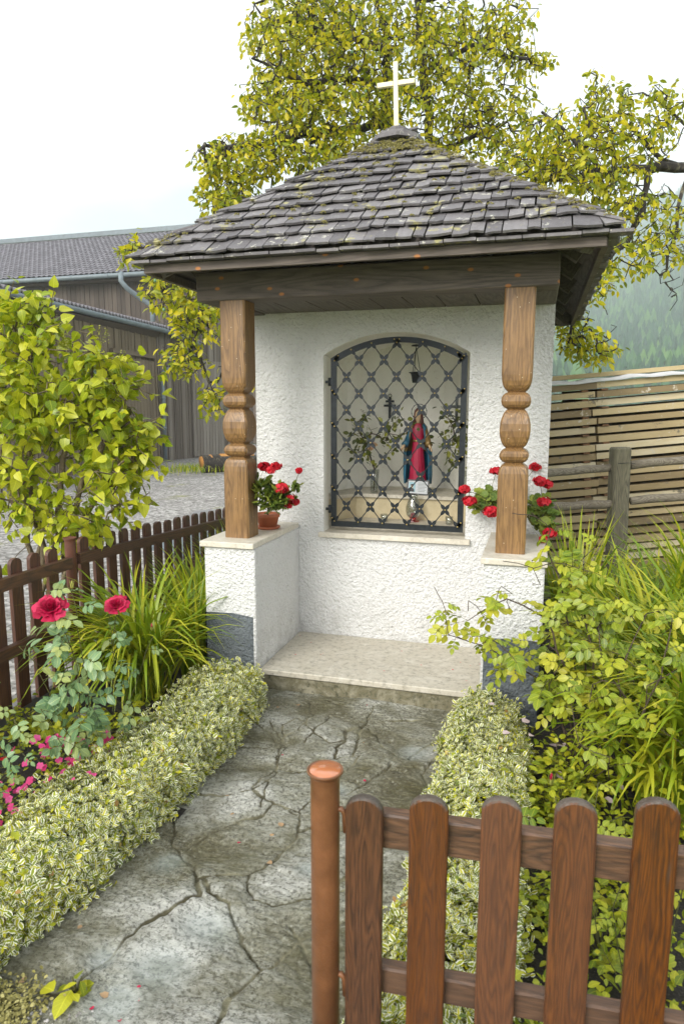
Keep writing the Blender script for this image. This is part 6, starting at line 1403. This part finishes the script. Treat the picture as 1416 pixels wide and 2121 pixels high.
# ------------------------------------------------------------------ hills, forest, haze
def hill_h(x, y):
    r = math.hypot(x, y); az = math.degrees(math.atan2(x, y)); f = 1/(1+math.exp(-(az+2)/5.5)); t = max(0, min(1, (r-230)/900)); t = t**1.25
    return 330*f*t+18*t*noise.noise(Vector((x*.006, y*.006, 1)))+6*t*noise.noise(Vector((x*.03, y*.03, 1)))
V, F = [], []; na, nr_ = 70, 60
for i in range(nr_+1):
    r = 60*(1400/60)**(i/nr_)
    for j in range(na+1): az = R_(-60+110*j/na); x, y = r*math.sin(az), r*math.cos(az); V.append((x, y, hill_h(x, y)-.3))
F = [(i*(na+1)+j, i*(na+1)+j+1, (i+1)*(na+1)+j+1, (i+1)*(na+1)+j)[::-1] for i in range(nr_) for j in range(na)]
tag(mesh_obj('hillside', V, F, [M['hillgreen']], None, smooth=True), kind='structure')
FV, FF, FR = [], [], []; rn = random.Random(5)
for _ in range(12500):
    az = R_(rn.uniform(-9, 19)); r = 210*(1150/210)**(rn.random()**.75); x, y = r*math.sin(az)+1.7, r*math.cos(az)-3.5; z = hill_h(x, y)-.5; H = rn.uniform(10, 17)+r*.006; con = rn.random() > .22; vr_ = rn.uniform(0, .55) if con else rn.uniform(.6, 1)
    lay = 5 if con else 4; wd_ = H*(.17 if con else .30); ns = 6
    for l in range(lay):
        if con: zb_ = z+H*(.10+.18*l); zt_ = z+H*min(1, .40+.19*l); rr = wd_*(1-l/lay*.82)
        else: zb_ = z+H*(.1+.2*l); zt_ = zb_+H*.34; rr = wd_*[.8, 1, .85, .5][l]
        b = len(FV)
        for k in range(ns): a = 2*math.pi*(k+rn.random()*.5)/ns; q = rr*rn.uniform(.65, 1.15); FV.append((x+q*math.cos(a), y+q*math.sin(a), zb_+rn.uniform(-.05, .05)*H))
        FV.append((x+rn.uniform(-.2, .2)*rr, y, zt_)); 
        for k in range(ns): FF.append((b+k, b+(k+1) % ns, b+ns)); FR.append(min(1, vr_+rn.uniform(-.1, .1)))
tag(mesh_obj('forest', FV, FF, [M['conifer']], None, None, FR, None, False), 'hazy forest of conifers covering the hillside', 'forest', None, 'stuff')
HZ = MB(); HZ.box(-1410, 1410, -60, 1405, -1.3, 420)
hz = HZ.build('haze', []); s = NT('mountain_haze'); s.t.nodes.remove(s.b); pv = s.n('ShaderNodeVolumePrincipled'); pv.inputs['Color'].default_value = (.90, .97, 1, 1); pv.inputs['Density'].default_value = .0011; pv.inputs['Anisotropy'].default_value = .2
s.l(pv.outputs[0], s.out.inputs['Volume']); hz.data.materials.clear(); hz.data.materials.append(s.m); tag(hz, kind='stuff')
